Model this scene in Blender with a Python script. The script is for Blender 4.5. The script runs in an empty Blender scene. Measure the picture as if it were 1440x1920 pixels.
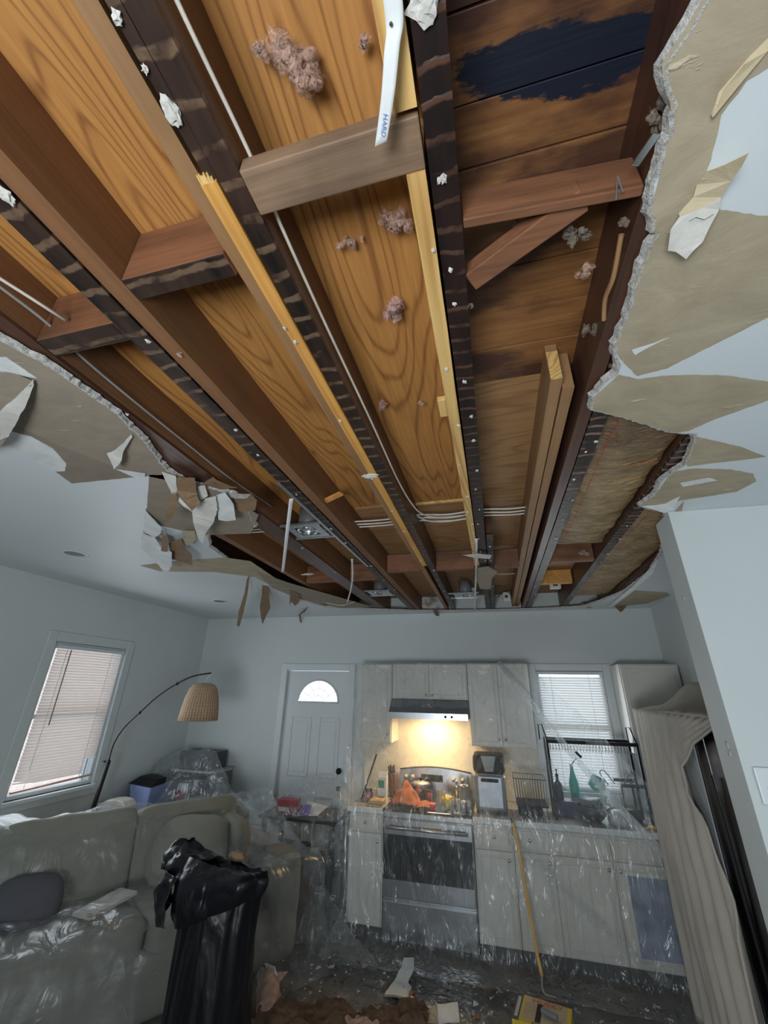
import bpy, bmesh, math, random
from mathutils import Vector, Matrix, noise, geometry
random.seed(7)
C = bpy.context.scene.collection
PI = math.pi
# ------------------------------------------------------------ camera
F, PITCH, ROLL, YAW, CH = 757.0, 0.4175, 0.0205, -0.2577, 1.87
cy, sy, cp, sp = math.cos(YAW), math.sin(YAW), math.cos(PITCH), math.sin(PITCH)
fwd = Vector((sy*cp, cy*cp, sp)); rt0 = Vector((cy, -sy, 0)); up0 = rt0.cross(fwd)
rt = rt0*math.cos(ROLL) + up0*math.sin(ROLL); up = up0*math.cos(ROLL) - rt0*math.sin(ROLL)
cam = bpy.data.cameras.new('camera'); camo = bpy.data.objects.new('camera', cam); C.objects.link(camo)
cam.sensor_fit = 'VERTICAL'; cam.sensor_height = 32; cam.lens = F/1920*32; cam.clip_start = .02
camo.matrix_world = Matrix(((rt.x, up.x, -fwd.x, 0), (rt.y, up.y, -fwd.y, 0), (rt.z, up.z, -fwd.z, CH), (0, 0, 0, 1)))
bpy.context.scene.camera = camo
def P(x, y, Z=None, Y=None, X=None):
    """point of the room (on a horizontal or vertical plane) behind pixel x, y"""
    d = rt*((x-720)/F) - up*((y-960)/F) + fwd
    t = (Z-CH)/d.z if Z is not None else (Y/d.y if Y is not None else X/d.x)
    return Vector((0, 0, CH)) + d*t
# ------------------------------------------------------------ light
sc = bpy.context.scene
sc.view_settings.view_transform = 'Standard'; sc.view_settings.look = 'None'
sc.view_settings.exposure = 0.0; sc.view_settings.gamma = 1.0; sc.view_settings.use_curve_mapping = False
w = bpy.data.worlds.new('daylight'); sc.world = w; w.use_nodes = True
w.node_tree.nodes['Background'].inputs[0].default_value = (.74, .87, 1, 1)
w.node_tree.nodes['Background'].inputs[1].default_value = 2.2
def area(name, loc, tgt, sx, sy_, power, col):
    l = bpy.data.lights.new(name, 'AREA'); l.shape = 'RECTANGLE'; l.size = sx; l.size_y = sy_; l.energy = power; l.color = col
    o = bpy.data.objects.new(name, l); C.objects.link(o); o.location = loc
    o.rotation_euler = (Vector(tgt)-Vector(loc)).to_track_quat('-Z', 'Y').to_euler(); return o
area('area_light_behind', (-.5, -1.3, 1.1), (-.1, 1.5, 3.6), 1.0, 1.0, 88, (.90, .96, 1))  # unseen area light behind the camera, acting as windows there, aimed up
area('side_fill_light', (2.3, -.6, 1.3), (1.2, 2.1, 1.9), 1.0, 1.2, 16, (.8, .92, 1))  # unseen fill light, added to brighten the partition wall
area('window_daylight_left', (-3.66, 3.28, 1.62), (-1.5, 3.2, 1.3), .7, 1.1, 9, (.85, .93, 1))
area('kitchen_window_daylight', (.75, 4.80, 1.6), (.5, 2.0, 1.2), .6, 1.0, 5, (.85, .93, 1))
# ------------------------------------------------------------ materials
MATS = {}
class N:
    def __init__(s, name):
        s.m = bpy.data.materials.new(name); s.m.use_nodes = True; s.t = s.m.node_tree; s.b = s.t.nodes['Principled BSDF']; s.out = s.t.nodes['Material Output']
    def n(s, kind, **k):
        nd = s.t.nodes.new(kind)
        for a, v in k.items():
            if a.startswith('i_'): nd.inputs[a[2:].replace('_', ' ')].default_value = v
            else: setattr(nd, a, v)
        return nd
    def l(s, a, b): s.t.links.new(a, b)
    def pos(s, scale, off=(0, 0, 0), obj=False):
        if obj: src = s.n('ShaderNodeTexCoord').outputs['Object']
        else: src = s.n('ShaderNodeNewGeometry').outputs['Position']
        mp = s.n('ShaderNodeMapping'); mp.inputs['Scale'].default_value = scale; mp.inputs['Location'].default_value = off
        s.l(src, mp.inputs['Vector']); return mp.outputs[0]
    def noise(s, vec, sc_, det=4, rough=.55, dist=0):
        nd = s.n('ShaderNodeTexNoise'); nd.inputs['Scale'].default_value = sc_; nd.inputs['Detail'].default_value = det
        nd.inputs['Roughness'].default_value = rough; nd.inputs['Distortion'].default_value = dist; s.l(vec, nd.inputs['Vector']); return nd.outputs['Fac']
    def ramp(s, fac, stops):
        nd = s.n('ShaderNodeValToRGB'); cr = nd.color_ramp
        cr.elements[0].position = stops[0][0]; cr.elements[0].color = (*stops[0][1], 1)
        cr.elements[1].position = stops[-1][0]; cr.elements[1].color = (*stops[-1][1], 1)
        for p_, c_ in stops[1:-1]:
            e = cr.elements.new(p_); e.color = (*c_, 1)
        s.l(fac, nd.inputs[0]); return nd.outputs[0]
    def math(s, op, a, b=None, clamp=False):
        nd = s.n('ShaderNodeMath'); nd.operation = op; nd.use_clamp = clamp
        for i, v in enumerate((a, b)):
            if v is None: continue
            if isinstance(v, (int, float)): nd.inputs[i].default_value = v
            else: s.l(v, nd.inputs[i])
        return nd.outputs[0]
    def mix(s, fac, a, b, mode='MIX'):
        nd = s.n('ShaderNodeMix'); nd.data_type = 'RGBA'; nd.blend_type = mode
        for i, v in ((0, fac), (6, a), (7, b)):
            if isinstance(v, (int, float)): nd.inputs[i].default_value = v
            elif isinstance(v, tuple): nd.inputs[i].default_value = (*v, 1)
            else: s.l(v, nd.inputs[i])
        return nd.outputs[2]
    def bump(s, h, st, dist=.01):
        nd = s.n('ShaderNodeBump'); nd.inputs['Strength'].default_value = st; nd.inputs['Distance'].default_value = dist
        s.l(h, nd.inputs['Height']); s.l(nd.outputs[0], s.b.inputs['Normal']); return nd
    def done(s, col=None, rough=.6, metal=0, spec=.5):
        if col is not None:
            if isinstance(col, tuple): s.b.inputs['Base Color'].default_value = (*col, 1)
            else: s.l(col, s.b.inputs['Base Color'])
        s.b.inputs['Roughness'].default_value = rough; s.b.inputs['Metallic'].default_value = metal
        s.b.inputs['Specular IOR Level'].default_value = spec
        return s.m
def plain(name, col, rough=.6, metal=0, var=.12, sc_=14, bump=.15, spec=.5):
    k = N(name); v = k.pos((1, 1, 1)); f = k.noise(v, sc_, 5)
    lo = tuple(max(0, c*(1-var)) for c in col); hi = tuple(min(1, c*(1+var)) for c in col)
    c = k.ramp(f, [(.3, lo), (.7, hi)])
    if bump: k.bump(k.noise(v, sc_*4, 4), bump, .004)
    return k.done(c, rough, metal, spec)
def wood(name, c_lo, c_hi, axis='Y', rings=26, stretch=.10, sc_=3.0, off=(0, 0, 0), knots=True, rough=.62, contrast=.5, grime=0.3, dark=(.03, .015, .01), obj=False, pw=2.2):
    k = N(name); s = {'Y': (1, stretch, 1), 'X': (stretch, 1, 1), 'Z': (1, 1, stretch)}[axis]
    v = k.pos(s, off, obj); f = k.noise(v, sc_, 2, .4)
    r = k.math('SINE', k.math('MULTIPLY', f, rings*PI))
    r = k.math('ADD', k.math('MULTIPLY', r, .5), .5)
    r = k.math('POWER', r, pw)
    fine = k.noise(k.pos(tuple(a*(1 if a == 1 else .35) for a in s), off, obj), 90, 3)
    mid = tuple((a*(1-contrast)+b*contrast) for a, b in zip(c_hi, c_lo))
    c = k.ramp(r, [(0, c_hi), (.55, tuple((a+b)/2 for a, b in zip(c_hi, mid))), (1, mid)])
    c = k.mix(.35, c, k.ramp(fine, [(.3, c_lo), (.65, c_hi)]))
    if knots:
        vo = k.n('ShaderNodeTexVoronoi'); vo.inputs['Scale'].default_value = 4.2; k.l(k.pos({'Y': (1.3, .6, 1), 'X': (.6, 1.3, 1), 'Z': (1, 1, .6)}[axis], off, obj), vo.inputs['Vector'])
        kn = k.ramp(vo.outputs['Distance'], [(.025, (1, 1, 1)), (.075, (0, 0, 0))])
        c = k.mix(k.math('MULTIPLY', kn, .55), c, tuple(a*.35 for a in c_lo))
    g = k.noise(k.pos((1, 1, 1), off), 2.6, 4, .6)
    gm = k.ramp(g, [(.5, (0, 0, 0)), (.72, (1, 1, 1))])
    c = k.mix(k.math('MULTIPLY', gm, grime), c, dark)
    k.bump(k.math('ADD', k.math('MULTIPLY', r, .4), fine), .25, .004)
    return k.done(c, rough)
M = {}
M['ply'] = wood('plywood', (.20, .07, .018), (.50, .235, .062), 'Y', 62, .13, 3.4, grime=.15, contrast=.85, pw=5)
M['ply_dull'] = wood('plywood_cross_grain', (.17, .08, .03), (.40, .22, .09), 'X', 40, .14, 3.2, pw=4, grime=.25, contrast=.6, off=(3, 1, 0))
M['pine'] = wood('pine', (.42, .20, .05), (.78, .52, .20), 'Y', 60, .05, 4, grime=.1, contrast=.85, rough=.5, off=(1, 0, 0))
M['orangepine'] = wood('orange_pine', (.45, .16, .03), (.75, .40, .10), 'Y', 30, .05, 4, grime=.22, rough=.5, off=(5, 2, 0), dark=(.2, .07, .02))
M['brownboard'] = wood('brown_board', (.11, .048, .02), (.23, .105, .043), 'Y', 14, .06, 2.5, knots=False, grime=.35, contrast=.4, dark=(.07, .03, .02))
M['tanboard'] = wood('tan_board', (.22, .11, .045), (.36, .20, .09), 'Y', 14, .05, 2.5, knots=False, grime=.2, contrast=.4)
M['redblock'] = wood('red_block', (.08, .030, .014), (.27, .115, .055), 'X', 22, .15, 3, knots=False, grime=.6, contrast=.5, off=(2, 2, 2))
M['greyblock'] = wood('weathered_block', (.12, .07, .04), (.30, .19, .115), 'X', 18, .12, 5, grime=.55, contrast=.45, off=(2, 5, 2), dark=(.05, .035, .03))
M['darkside'] = wood('old_dark_wood', (.030, .013, .009), (.10, .042, .024), 'Y', 16, .07, 3, knots=False, grime=.5, rough=.42)
def lathmarks(name, base_lo, base_hi, mark, period=.052, strength=.9, width=.80):
    k = N(name); v = k.pos((1, 1, 1)); sep = k.n('ShaderNodeSeparateXYZ'); k.l(v, sep.inputs[0])
    wob = k.math('MULTIPLY', k.noise(k.pos((1, 1, 1)), 11, 4), .045)
    yy = k.math('ADD', sep.outputs['Y'], wob)
    s = k.math('ADD', k.math('MULTIPLY', k.math('SINE', k.math('MULTIPLY', yy, 2*PI/period)), .5), .5)
    m = k.ramp(s, [(width, (0, 0, 0)), (width+.13, (1, 1, 1))])
    br = k.ramp(k.noise(k.pos((1, 1, 1), (3, 0, 0)), 14, 4), [(.36, (0, 0, 0)), (.55, (1, 1, 1))])
    fac = k.math('MULTIPLY', k.math('MULTIPLY', m, br), strength)
    f = k.noise(k.pos((1, .2, 1)), 18, 5)
    c = k.ramp(f, [(.3, base_lo), (.7, base_hi)])
    c = k.mix(fac, c, mark)
    k.bump(k.math('ADD', fac, f), .4, .004)
    return k.done(c, .45)
M['joist'] = lathmarks('old_joist_lath_marks', (.006, .004, .004), (.030, .013, .010), (.13, .06, .035), .05, .7, .84)
M['joistgrey'] = lathmarks('old_joist_lath_marks_pale', (.008, .006, .005), (.060, .030, .020), (.24, .15, .09), .062, .6, .80)
M['joistrib'] = lathmarks('old_joist_ribbed', (.008, .005, .004), (.045, .02, .014), (.30, .17, .11), .05, .9, .78)
def sheathing():
    k = N('old_sheathing_stained'); f = k.noise(k.pos((.15, 1, 1)), 6, 4)
    c = k.ramp(f, [(.3, (.11, .042, .014)), (.7, (.36, .16, .05))])
    fine = k.noise(k.pos((.06, 1, 1)), 70, 3); c = k.mix(.4, c, k.ramp(fine, [(.3, (.08, .03, .012)), (.7, (.36, .17, .06))]))
    wet = k.ramp(k.noise(k.pos((.7, 1.6, 1), (4, 3, 0)), 5, 5), [(.42, (0, 0, 0)), (.58, (1, 1, 1))])
    c = k.mix(k.math('MULTIPLY', wet, .8), c, (.035, .012, .012))
    # blue-black stain with its own ragged outline
    sep = k.n('ShaderNodeSeparateXYZ'); k.l(k.pos((1, 1, 1)), sep.inputs[0])
    dx = k.math('DIVIDE', k.math('SUBTRACT', sep.outputs['X'], .215), .20)
    dy = k.math('DIVIDE', k.math('SUBTRACT', sep.outputs['Y'], .405), .055)
    tilt = k.math('MULTIPLY', dx, .35); dy = k.math('SUBTRACT', dy, tilt)
    d = k.math('ADD', k.math('MULTIPLY', dx, dx), k.math('MULTIPLY', dy, dy))
    nz = k.math('MULTIPLY', k.math('SUBTRACT', k.noise(k.pos((.6, 1.5, 1), (1, 2, 0)), 12, 6, .7), .5), 3.0)
    st = k.ramp(k.math('ADD', d, nz), [(.78, (1, 1, 1)), (1.0, (0, 0, 0))])
    c = k.mix(st, c, (.006, .010, .022))
    k.bump(fine, .3, .004)
    return k.done(c, .5)
M['sheath'] = sheathing()
def paintm(name, col, rough=.55):
    k = N(name); f = k.noise(k.pos((1, 1, 1)), 1.7, 3); c = k.ramp(f, [(.3, tuple(a*.95 for a in col)), (.7, col)])
    k.bump(k.noise(k.pos((1, 1, 1)), 160, 2), .06, .002); return k.done(c, rough)
M['wall'] = paintm('wall_paint', (.62, .665, .665)); M['ceil'] = paintm('ceiling_paint', (.66, .71, .73), .5); M['trim'] = paintm('trim_paint', (.68, .72, .74), .35)
def gypm():
    k = N('crumbled_gypsum'); f = k.noise(k.pos((1, 1, 1)), 70, 6, .7); c = k.ramp(f, [(.3, (.30, .29, .27)), (.62, (.72, .70, .66))]); k.bump(f, 1.0, .012); return k.done(c, .95)
M['gyp'] = gypm()
def kraftm(name, lo, hi):
    k = N(name); f = k.noise(k.pos((.5, 1, 1)), 11, 6, .65, .6); c = k.ramp(f, [(.3, lo), (.7, hi)])
    fl = k.ramp(k.noise(k.pos((.35, 1, 1), (7, 1, 0)), 30, 4), [(.66, (0, 0, 0)), (.72, (1, 1, 1))]); c = k.mix(k.math('MULTIPLY', fl, .55), c, tuple(min(1, a*1.5) for a in hi))
    k.bump(k.math('ADD', f, fl), .45, .006); return k.done(c, .85)
M['kraft'] = kraftm('torn_paper_beige', (.34, .28, .19), (.46, .39, .275)); M['kraftL'] = kraftm('torn_paper_grey_brown', (.26, .215, .165), (.33, .275, .21))
M['kraftT'] = kraftm('torn_paper_taupe', (.22, .18, .14), (.28, .235, .18))
M['kraftD'] = kraftm('brown_paper', (.19, .12, .065), (.28, .18, .105)); M['mat'] = kraftm('brown_debris', (.05, .028, .018), (.15, .09, .055)); M['cream'] = kraftm('cream_paper', (.52, .42, .26), (.66, .56, .38))
M['whitepaper'] = plain('white_paper', (.70, .72, .72), .7); M['whiteboard'] = plain('white_board', (.62, .60, .56), .9, bump=.5)
def battm():
    k = N('kraft_batt_facing'); f = k.noise(k.pos((1, 1, 1)), 7, 5, .6, .5); c = k.ramp(f, [(.3, (.25, .15, .05)), (.7, (.52, .36, .16))])
    sep = k.n('ShaderNodeSeparateXYZ'); k.l(k.pos((1, 1, 1)), sep.inputs[0])
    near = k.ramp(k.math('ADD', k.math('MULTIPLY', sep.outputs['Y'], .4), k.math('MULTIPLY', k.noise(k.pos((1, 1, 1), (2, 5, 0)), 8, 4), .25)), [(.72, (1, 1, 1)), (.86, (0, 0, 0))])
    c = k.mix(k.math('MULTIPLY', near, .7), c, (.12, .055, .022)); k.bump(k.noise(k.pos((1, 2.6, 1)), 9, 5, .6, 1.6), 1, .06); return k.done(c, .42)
M['batt'] = battm()
M['pink'] = plain('pink_fibre', (.62, .34, .30), .95, var=.25, sc_=30); M['pinkdull'] = plain('dusty_fibre', (.42, .29, .24), .95, var=.3, sc_=30); M['greyfibre'] = plain('grey_fibre', (.25, .21, .17), .95, var=.3, sc_=30)
M['cable'] = plain('cable_white', (.66, .62, .55), .5, bump=0); M['cablegrey'] = plain('cable_grey', (.26, .25, .24), .5, bump=0)
M['white'] = plain('white_enamel', (.70, .72, .72), .4, bump=0, var=.05); M['cab'] = plain('cabinet_white', (.68, .66, .61), .35, bump=0, var=.03, sc_=3)
M['steel'] = plain('brushed_steel', (.50, .52, .55), .28, 1, var=.06, bump=.05); M['galv'] = plain('galvanised_steel', (.50, .54, .57), .35, .9, var=.2, sc_=40)
M['midsteel'] = plain('dark_steel', (.34, .36, .39), .4, .8, var=.1, bump=.05)
M['chrome'] = plain('chrome', (.7, .7, .7), .15, 1, bump=0); M['black'] = plain('black_plastic', (.010, .010, .012), .5, bump=0, spec=.25); M['blackgloss'] = plain('black_glass', (.006, .008, .012), .06, bump=0, var=0)
M['counter'] = plain('counter_laminate', (.36, .33, .29), .35, sc_=60, var=.25, bump=0); M['splash'] = plain('backsplash', (.66, .62, .52), .35, var=.05)
def floorm():
    k = N('dusty_floor'); f = k.noise(k.pos((1, 1, 1)), 3, 6, .65); c = k.ramp(f, [(.3, (.075, .062, .052)), (.7, (.16, .14, .12))])
    k.bump(k.noise(k.pos((1, 1, 1)), 40, 4), .3, .01); return k.done(c, .6)
M['floor'] = floorm()
def film(name, milky, sc_=9, gl=.22, tint=(.97, .985, .99), rough=.16, seed=0, streak=.32, zs=.45, bd=.05):
    k = N(name); k.t.nodes.remove(k.b)
    tr = k.n('ShaderNodeBsdfTransparent'); tr.inputs[0].default_value = (*tint, 1)
    df = k.n('ShaderNodeBsdfDiffuse'); df.inputs[0].default_value = (.75, .8, .82, 1)
    tl = k.n('ShaderNodeBsdfTranslucent'); tl.inputs[0].default_value = (.75, .8, .82, 1)
    g = k.n('ShaderNodeBsdfGlossy'); g.inputs['Roughness'].default_value = rough; g.inputs[0].default_value = (1, 1, 1, 1)
    v = k.pos((1, 1, zs), (seed, 0, 0)); h = k.noise(v, sc_, 3, .5, 1.2)
    sv = k.noise(k.pos((1, 1, .10), (seed, 3, 0)), sc_*1.3, 2, .4, .3); sr = k.ramp(k.math('ABSOLUTE', k.math('SUBTRACT', sv, .5)), [(0, (1, 1, 1)), (.014, (0, 0, 0))]); brk = k.ramp(k.noise(k.pos((1, 1, 1), (seed, 9, 2)), 6, 3), [(.48, (0, 0, 0)), (.6, (1, 1, 1))]); sr = k.math('MULTIPLY', k.math('MULTIPLY', sr, brk), streak)  # pale streaks painted into the film, in place of highlights along its folds
    rid = k.math('ABSOLUTE', k.math('SUBTRACT', h, .5)); fold = k.ramp(rid, [(0, (1, 1, 1)), (.03, (0, 0, 0))])
    bp = k.n('ShaderNodeBump'); bp.inputs['Strength'].default_value = 1; bp.inputs['Distance'].default_value = bd; k.l(k.math('SMOOTH_MIN', rid, .12) if False else h, bp.inputs['Height'])
    for s_ in (df, tl, g): k.l(bp.outputs[0], s_.inputs['Normal'])
    m1 = k.n('ShaderNodeMixShader'); m1.inputs[0].default_value = .5; k.l(df.outputs[0], m1.inputs[1]); k.l(tl.outputs[0], m1.inputs[2])
    m2 = k.n('ShaderNodeMixShader'); k.l(k.math('ADD', k.math('ADD', milky, k.math('MULTIPLY', fold, milky*.5)), sr), m2.inputs[0]); k.l(tr.outputs[0], m2.inputs[1]); k.l(m1.outputs[0], m2.inputs[2])
    m3 = k.n('ShaderNodeMixShader'); lw = k.n('ShaderNodeLayerWeight'); lw.inputs[0].default_value = .35; k.l(bp.outputs[0], lw.inputs['Normal'])
    k.l(k.math('ADD', .035, k.math('MULTIPLY', lw.outputs['Facing'], gl)), m3.inputs[0]); k.l(m2.outputs[0], m3.inputs[1]); k.l(g.outputs[0], m3.inputs[2])
    k.l(m3.outputs[0], k.out.inputs[0]); return k.m
M['film'] = film('clear_plastic_film', .12, gl=.38, rough=.22, zs=.25); M['filmmilk'] = film('milky_plastic_film', .15, 8, seed=5, gl=.3, rough=.22); M['filmfloor'] = film('floor_plastic_film', .06, 7, seed=3, gl=.15, streak=.15, zs=1); M['filmsofa'] = film('sofa_plastic_film', .07, 4.5, seed=2, gl=.2, rough=.3, streak=.22, zs=.8, bd=.03); M['filmfold'] = film('folded_plastic_film', .38, 14, seed=8)
def fabricm(name, col, sc_=260):
    k = N(name); wv = k.n('ShaderNodeTexWave'); wv.inputs['Scale'].default_value = sc_; k.l(k.pos((0, 1, 0)), wv.inputs[0])
    f = k.noise(k.pos((1, 1, 1)), 5, 4); c = k.ramp(f, [(.3, tuple(a*.85 for a in col)), (.7, col)]); k.bump(k.noise(k.pos((1, 1, 1)), 220, 2), .3, .003); return k.done(c, .9)
M['sofa'] = fabricm('sofa_fabric', (.22, .215, .185)); M['pillow'] = fabricm('pillow_fabric', (.27, .262, .222)); M['cloth'] = fabricm('drop_cloth', (.54, .50, .44)); M['darkfab'] = fabricm('dark_fabric', (.10, .10, .12))
def bagm():
    k = N('black_bag_film'); h = k.noise(k.pos((1, 1, .4)), 6, 3, .5, 1.2); k.bump(h, .5, .04); return k.done((.006, .0065, .009), .3, 0, .4)
M['bag'] = bagm()
M['wicker'] = None
def wickerm():
    k = N('wicker'); tc = k.n('ShaderNodeTexCoord').outputs['Object']; sep = k.n('ShaderNodeSeparateXYZ'); k.l(tc, sep.inputs[0])
    ang = k.math('ARCTAN2', sep.outputs['Y'], sep.outputs['X']); a = k.math('SINE', k.math('MULTIPLY', ang, 40)); z = k.math('SINE', k.math('MULTIPLY', sep.outputs['Z'], 520))
    h = k.math('ADD', k.math('MULTIPLY', k.math('ADD', a, z), .25), .5); c = k.ramp(h, [(.1, (.30, .17, .09)), (.7, (.68, .48, .32))]); k.bump(h, .8, .01); return k.done(c, .8)
M['wicker'] = wickerm()
def blindm():
    k = N('blind_slat'); k.b.inputs['Base Color'].default_value = (.78, .76, .74, 1); k.b.inputs['Roughness'].default_value = .5
    tl = k.n('ShaderNodeBsdfTranslucent'); tl.inputs[0].default_value = (.95, .87, .82, 1); mx = k.n('ShaderNodeMixShader'); mx.inputs[0].default_value = .7
    k.l(k.b.outputs[0], mx.inputs[1]); k.l(tl.outputs[0], mx.inputs[2]); k.l(mx.outputs[0], k.out.inputs[0]); return k.m
M['blind'] = blindm()
def glassm(name, col=(.9, .95, .97)):
    k = N(name); k.t.nodes.remove(k.b); tr = k.n('ShaderNodeBsdfTransparent'); tr.inputs[0].default_value = (*col, 1); g = k.n('ShaderNodeBsdfGlossy'); g.inputs['Roughness'].default_value = .03
    mx = k.n('ShaderNodeMixShader'); mx.inputs[0].default_value = .08; k.l(tr.outputs[0], mx.inputs[1]); k.l(g.outputs[0], mx.inputs[2]); k.l(mx.outputs[0], k.out.inputs[0]); return k.m
M['glass'] = glassm('window_glass')
def emit(name, col, st):
    k = N(name); k.b.inputs['Emission Color'].default_value = (*col, 1); k.b.inputs['Emission Strength'].default_value = st; return k.done(col, .5)
M['glowglass'] = emit('frosted_glowing_glass', (.9, .96, 1), 1.3); M['bulb'] = emit('warm_lamp', (1, .75, .4), 9)  # fan glass emits its own glow in place of daylight from behind
def col(name, c, r=.5, **k): M[name] = plain(name, c, r, **k)
col('orange_cloth', (.36, .10, .025), .85); col('red', (.65, .03, .05)); col('yellow_cloth', (.72, .56, .16), .8); col('green_label', (.05, .30, .16)); col('teal', (.03, .36, .30)); col('amber', (.22, .07, .03), .2)
col('bluewhite', (.38, .46, .80), .35); col('beige_plastic', (.58, .54, .47)); col('brown_wood', (.16, .07, .03)); col('purple', (.18, .10, .42)); col('redbox', (.42, .10, .11)); col('darkgrey', (.05, .055, .06)); col('midgrey', (.16, .17, .18))
col('yellow', (.52, .40, .03), .5); col('salmon', (.62, .38, .27)); col('yellowwood', (.62, .36, .09), .5); col('darkblue', (.02, .03, .08)); col('clay_wall', (.85, .62, .52), .9); col('blue_ink', (.16, .26, .60)); col('red_ink', (.55, .05, .03)); col('rust_ink', (.50, .15, .06)); col('frostpanel', (.28, .32, .42), .15, var=.35, sc_=8); col('lightgrey', (.40, .42, .43)); col('black_side', (.004, .004, .005), .3, var=0)
# ------------------------------------------------------------ mesh helpers
class MB:
    def __init__(s): s.v = []; s.f = []; s.sm = False
    def add(s, vs, fs):
        o = len(s.v); s.v += [Vector(v) for v in vs]; s.f += [tuple(i+o for i in f) for f in fs]; return s
    def box(s, x0, x1, y0, y1, z0, z1):
        return s.add([(x, y, z) for z in (z0, z1) for y in (y0, y1) for x in (x0, x1)], [(0, 2, 3, 1), (4, 5, 7, 6), (0, 1, 5, 4), (2, 6, 7, 3), (0, 4, 6, 2), (1, 3, 7, 5)])
    def bar(s, a, b, w, h=None, upv=(0, 0, 1)):
        a, b = Vector(a), Vector(b); h = h or w; d = (b-a).normalized(); u = Vector(upv)
        if abs(d.dot(u)) > .95: u = Vector((1, 0, 0))
        r = d.cross(u).normalized(); u = r.cross(d)
        vs = [p_+r*(i*w/2)+u*(j*h/2) for p_ in (a, b) for i, j in ((-1, -1), (1, -1), (1, 1), (-1, 1))]
        return s.add(vs, [(0, 1, 2, 3), (7, 6, 5, 4), (0, 4, 5, 1), (1, 5, 6, 2), (2, 6, 7, 3), (3, 7, 4, 0)])
    def tube(s, pts, r, n=8, smooth=True):
        pts = [Vector(p_) for p_ in pts]; R = r if isinstance(r, (list, tuple)) else [r]*len(pts); rings = []
        prev = None
        for i, p_ in enumerate(pts):
            d = (pts[min(i+1, len(pts)-1)]-pts[max(i-1, 0)]).normalized()
            if prev is None:
                u = Vector((0, 0, 1)) if abs(d.z) < .9 else Vector((1, 0, 0)); a = d.cross(u).normalized()
            else: a = (prev-d*prev.dot(d)).normalized()
            prev = a; b = d.cross(a); rings.append([p_+(a*math.cos(t*2*PI/n)+b*math.sin(t*2*PI/n))*R[i] for t in range(n)])
        vs = [q for rg in rings for q in rg]; fs = [(i*n+j, i*n+(j+1) % n, (i+1)*n+(j+1) % n, (i+1)*n+j) for i in range(len(pts)-1) for j in range(n)]
        fs += [tuple(range(n-1, -1, -1)), tuple((len(pts)-1)*n+j for j in range(n))]; s.sm = smooth; return s.add(vs, fs)
    def lathe(s, prof, c=(0, 0, 0), n=24, cap=True):
        vs = [(c[0]+r*math.cos(t*2*PI/n), c[1]+r*math.sin(t*2*PI/n), c[2]+z) for r, z in prof for t in range(n)]
        fs = [(i*n+j, i*n+(j+1) % n, (i+1)*n+(j+1) % n, (i+1)*n+j) for i in range(len(prof)-1) for j in range(n)]
        if cap: fs += [tuple(range(n-1, -1, -1)), tuple((len(prof)-1)*n+j for j in range(n))]
        s.sm = True; return s.add(vs, fs)
    def prism(s, poly, vec):
        vec = Vector(vec); poly = [Vector(p_) for p_ in poly]; n = len(poly)
        s.add(poly+[p_+vec for p_ in poly], [])
        o = len(s.v)-2*n
        for t in geometry.tessellate_polygon([poly]): s.f += [tuple(o+i for i in t), tuple(o+n+i for i in reversed(t))]
        s.f += [(o+i, o+(i+1) % n, o+n+(i+1) % n, o+n+i) for i in range(n)]; return s
    def grid(s, fn, nu, nv, smooth=True):
        vs = [fn(i/nu, j/nv) for j in range(nv+1) for i in range(nu+1)]; s.sm = smooth
        return s.add(vs, [(j*(nu+1)+i, j*(nu+1)+i+1, (j+1)*(nu+1)+i+1, (j+1)*(nu+1)+i) for j in range(nv) for i in range(nu)])
    def blob(s, c, rx, ry, rz, amp=.25, fr=2.0, sub=3, seed=0):
        bm = bmesh.new(); bmesh.ops.create_icosphere(bm, subdivisions=sub, radius=1); c = Vector(c)
        vs = []
        for v in bm.verts:
            k = 1+amp*noise.fractal(v.co*fr+Vector((seed, seed*1.7, 0)), 1, 2, 3); vs.append(c+Vector((v.co.x*rx*k, v.co.y*ry*k, v.co.z*rz*k)))
        fs = [tuple(v.index for v in f.verts) for f in bm.faces]; bm.free(); s.sm = True; return s.add(vs, fs)
def chain(o):
    m = Matrix(); 
    while o: m = o.matrix_basis @ m; o = o.parent
    return m
def obj(name, mb, mat, parent=None, world=False, bevel=0, solid=0, sub=0, label=None, sm=None):
    me = bpy.data.meshes.new(name); vs = mb.v
    if parent is None:
        xs = [v.x for v in vs]; ys = [v.y for v in vs]; o_ = Vector(((min(xs)+max(xs))/2, (min(ys)+max(ys))/2, min(v.z for v in vs))); vs = [v-o_ for v in vs]
    elif world:
        inv = chain(parent).inverted(); vs = [inv @ v for v in vs]
    me.from_pydata([tuple(v) for v in vs], [], mb.f); me.update()
    bm = bmesh.new(); bm.from_mesh(me); bmesh.ops.recalc_face_normals(bm, faces=bm.faces); bm.to_mesh(me); bm.free()
    if sm if sm is not None else mb.sm:
        for p_ in me.polygons: p_.use_smooth = True
    me.materials.append(mat); ob = bpy.data.objects.new(name, me); C.objects.link(ob)
    if parent is None: ob.location = o_
    else: ob.parent = parent
    if bevel: b = ob.modifiers.new('bevel', 'BEVEL'); b.width = bevel; b.segments = 2; b.limit_method = 'ANGLE'
    if sub: b = ob.modifiers.new('sub', 'SUBSURF'); b.levels = b.render_levels = sub
    if solid: b = ob.modifiers.new('solid', 'SOLIDIFY'); b.thickness = solid; b.offset = 0
    if label: ob['label'] = label
    return ob
def tag(o, label, cat, group=None, kind=None):
    o['label'] = label; o['category'] = cat
    if group: o['group'] = group
    if kind: o['kind'] = kind
    return o
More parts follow.
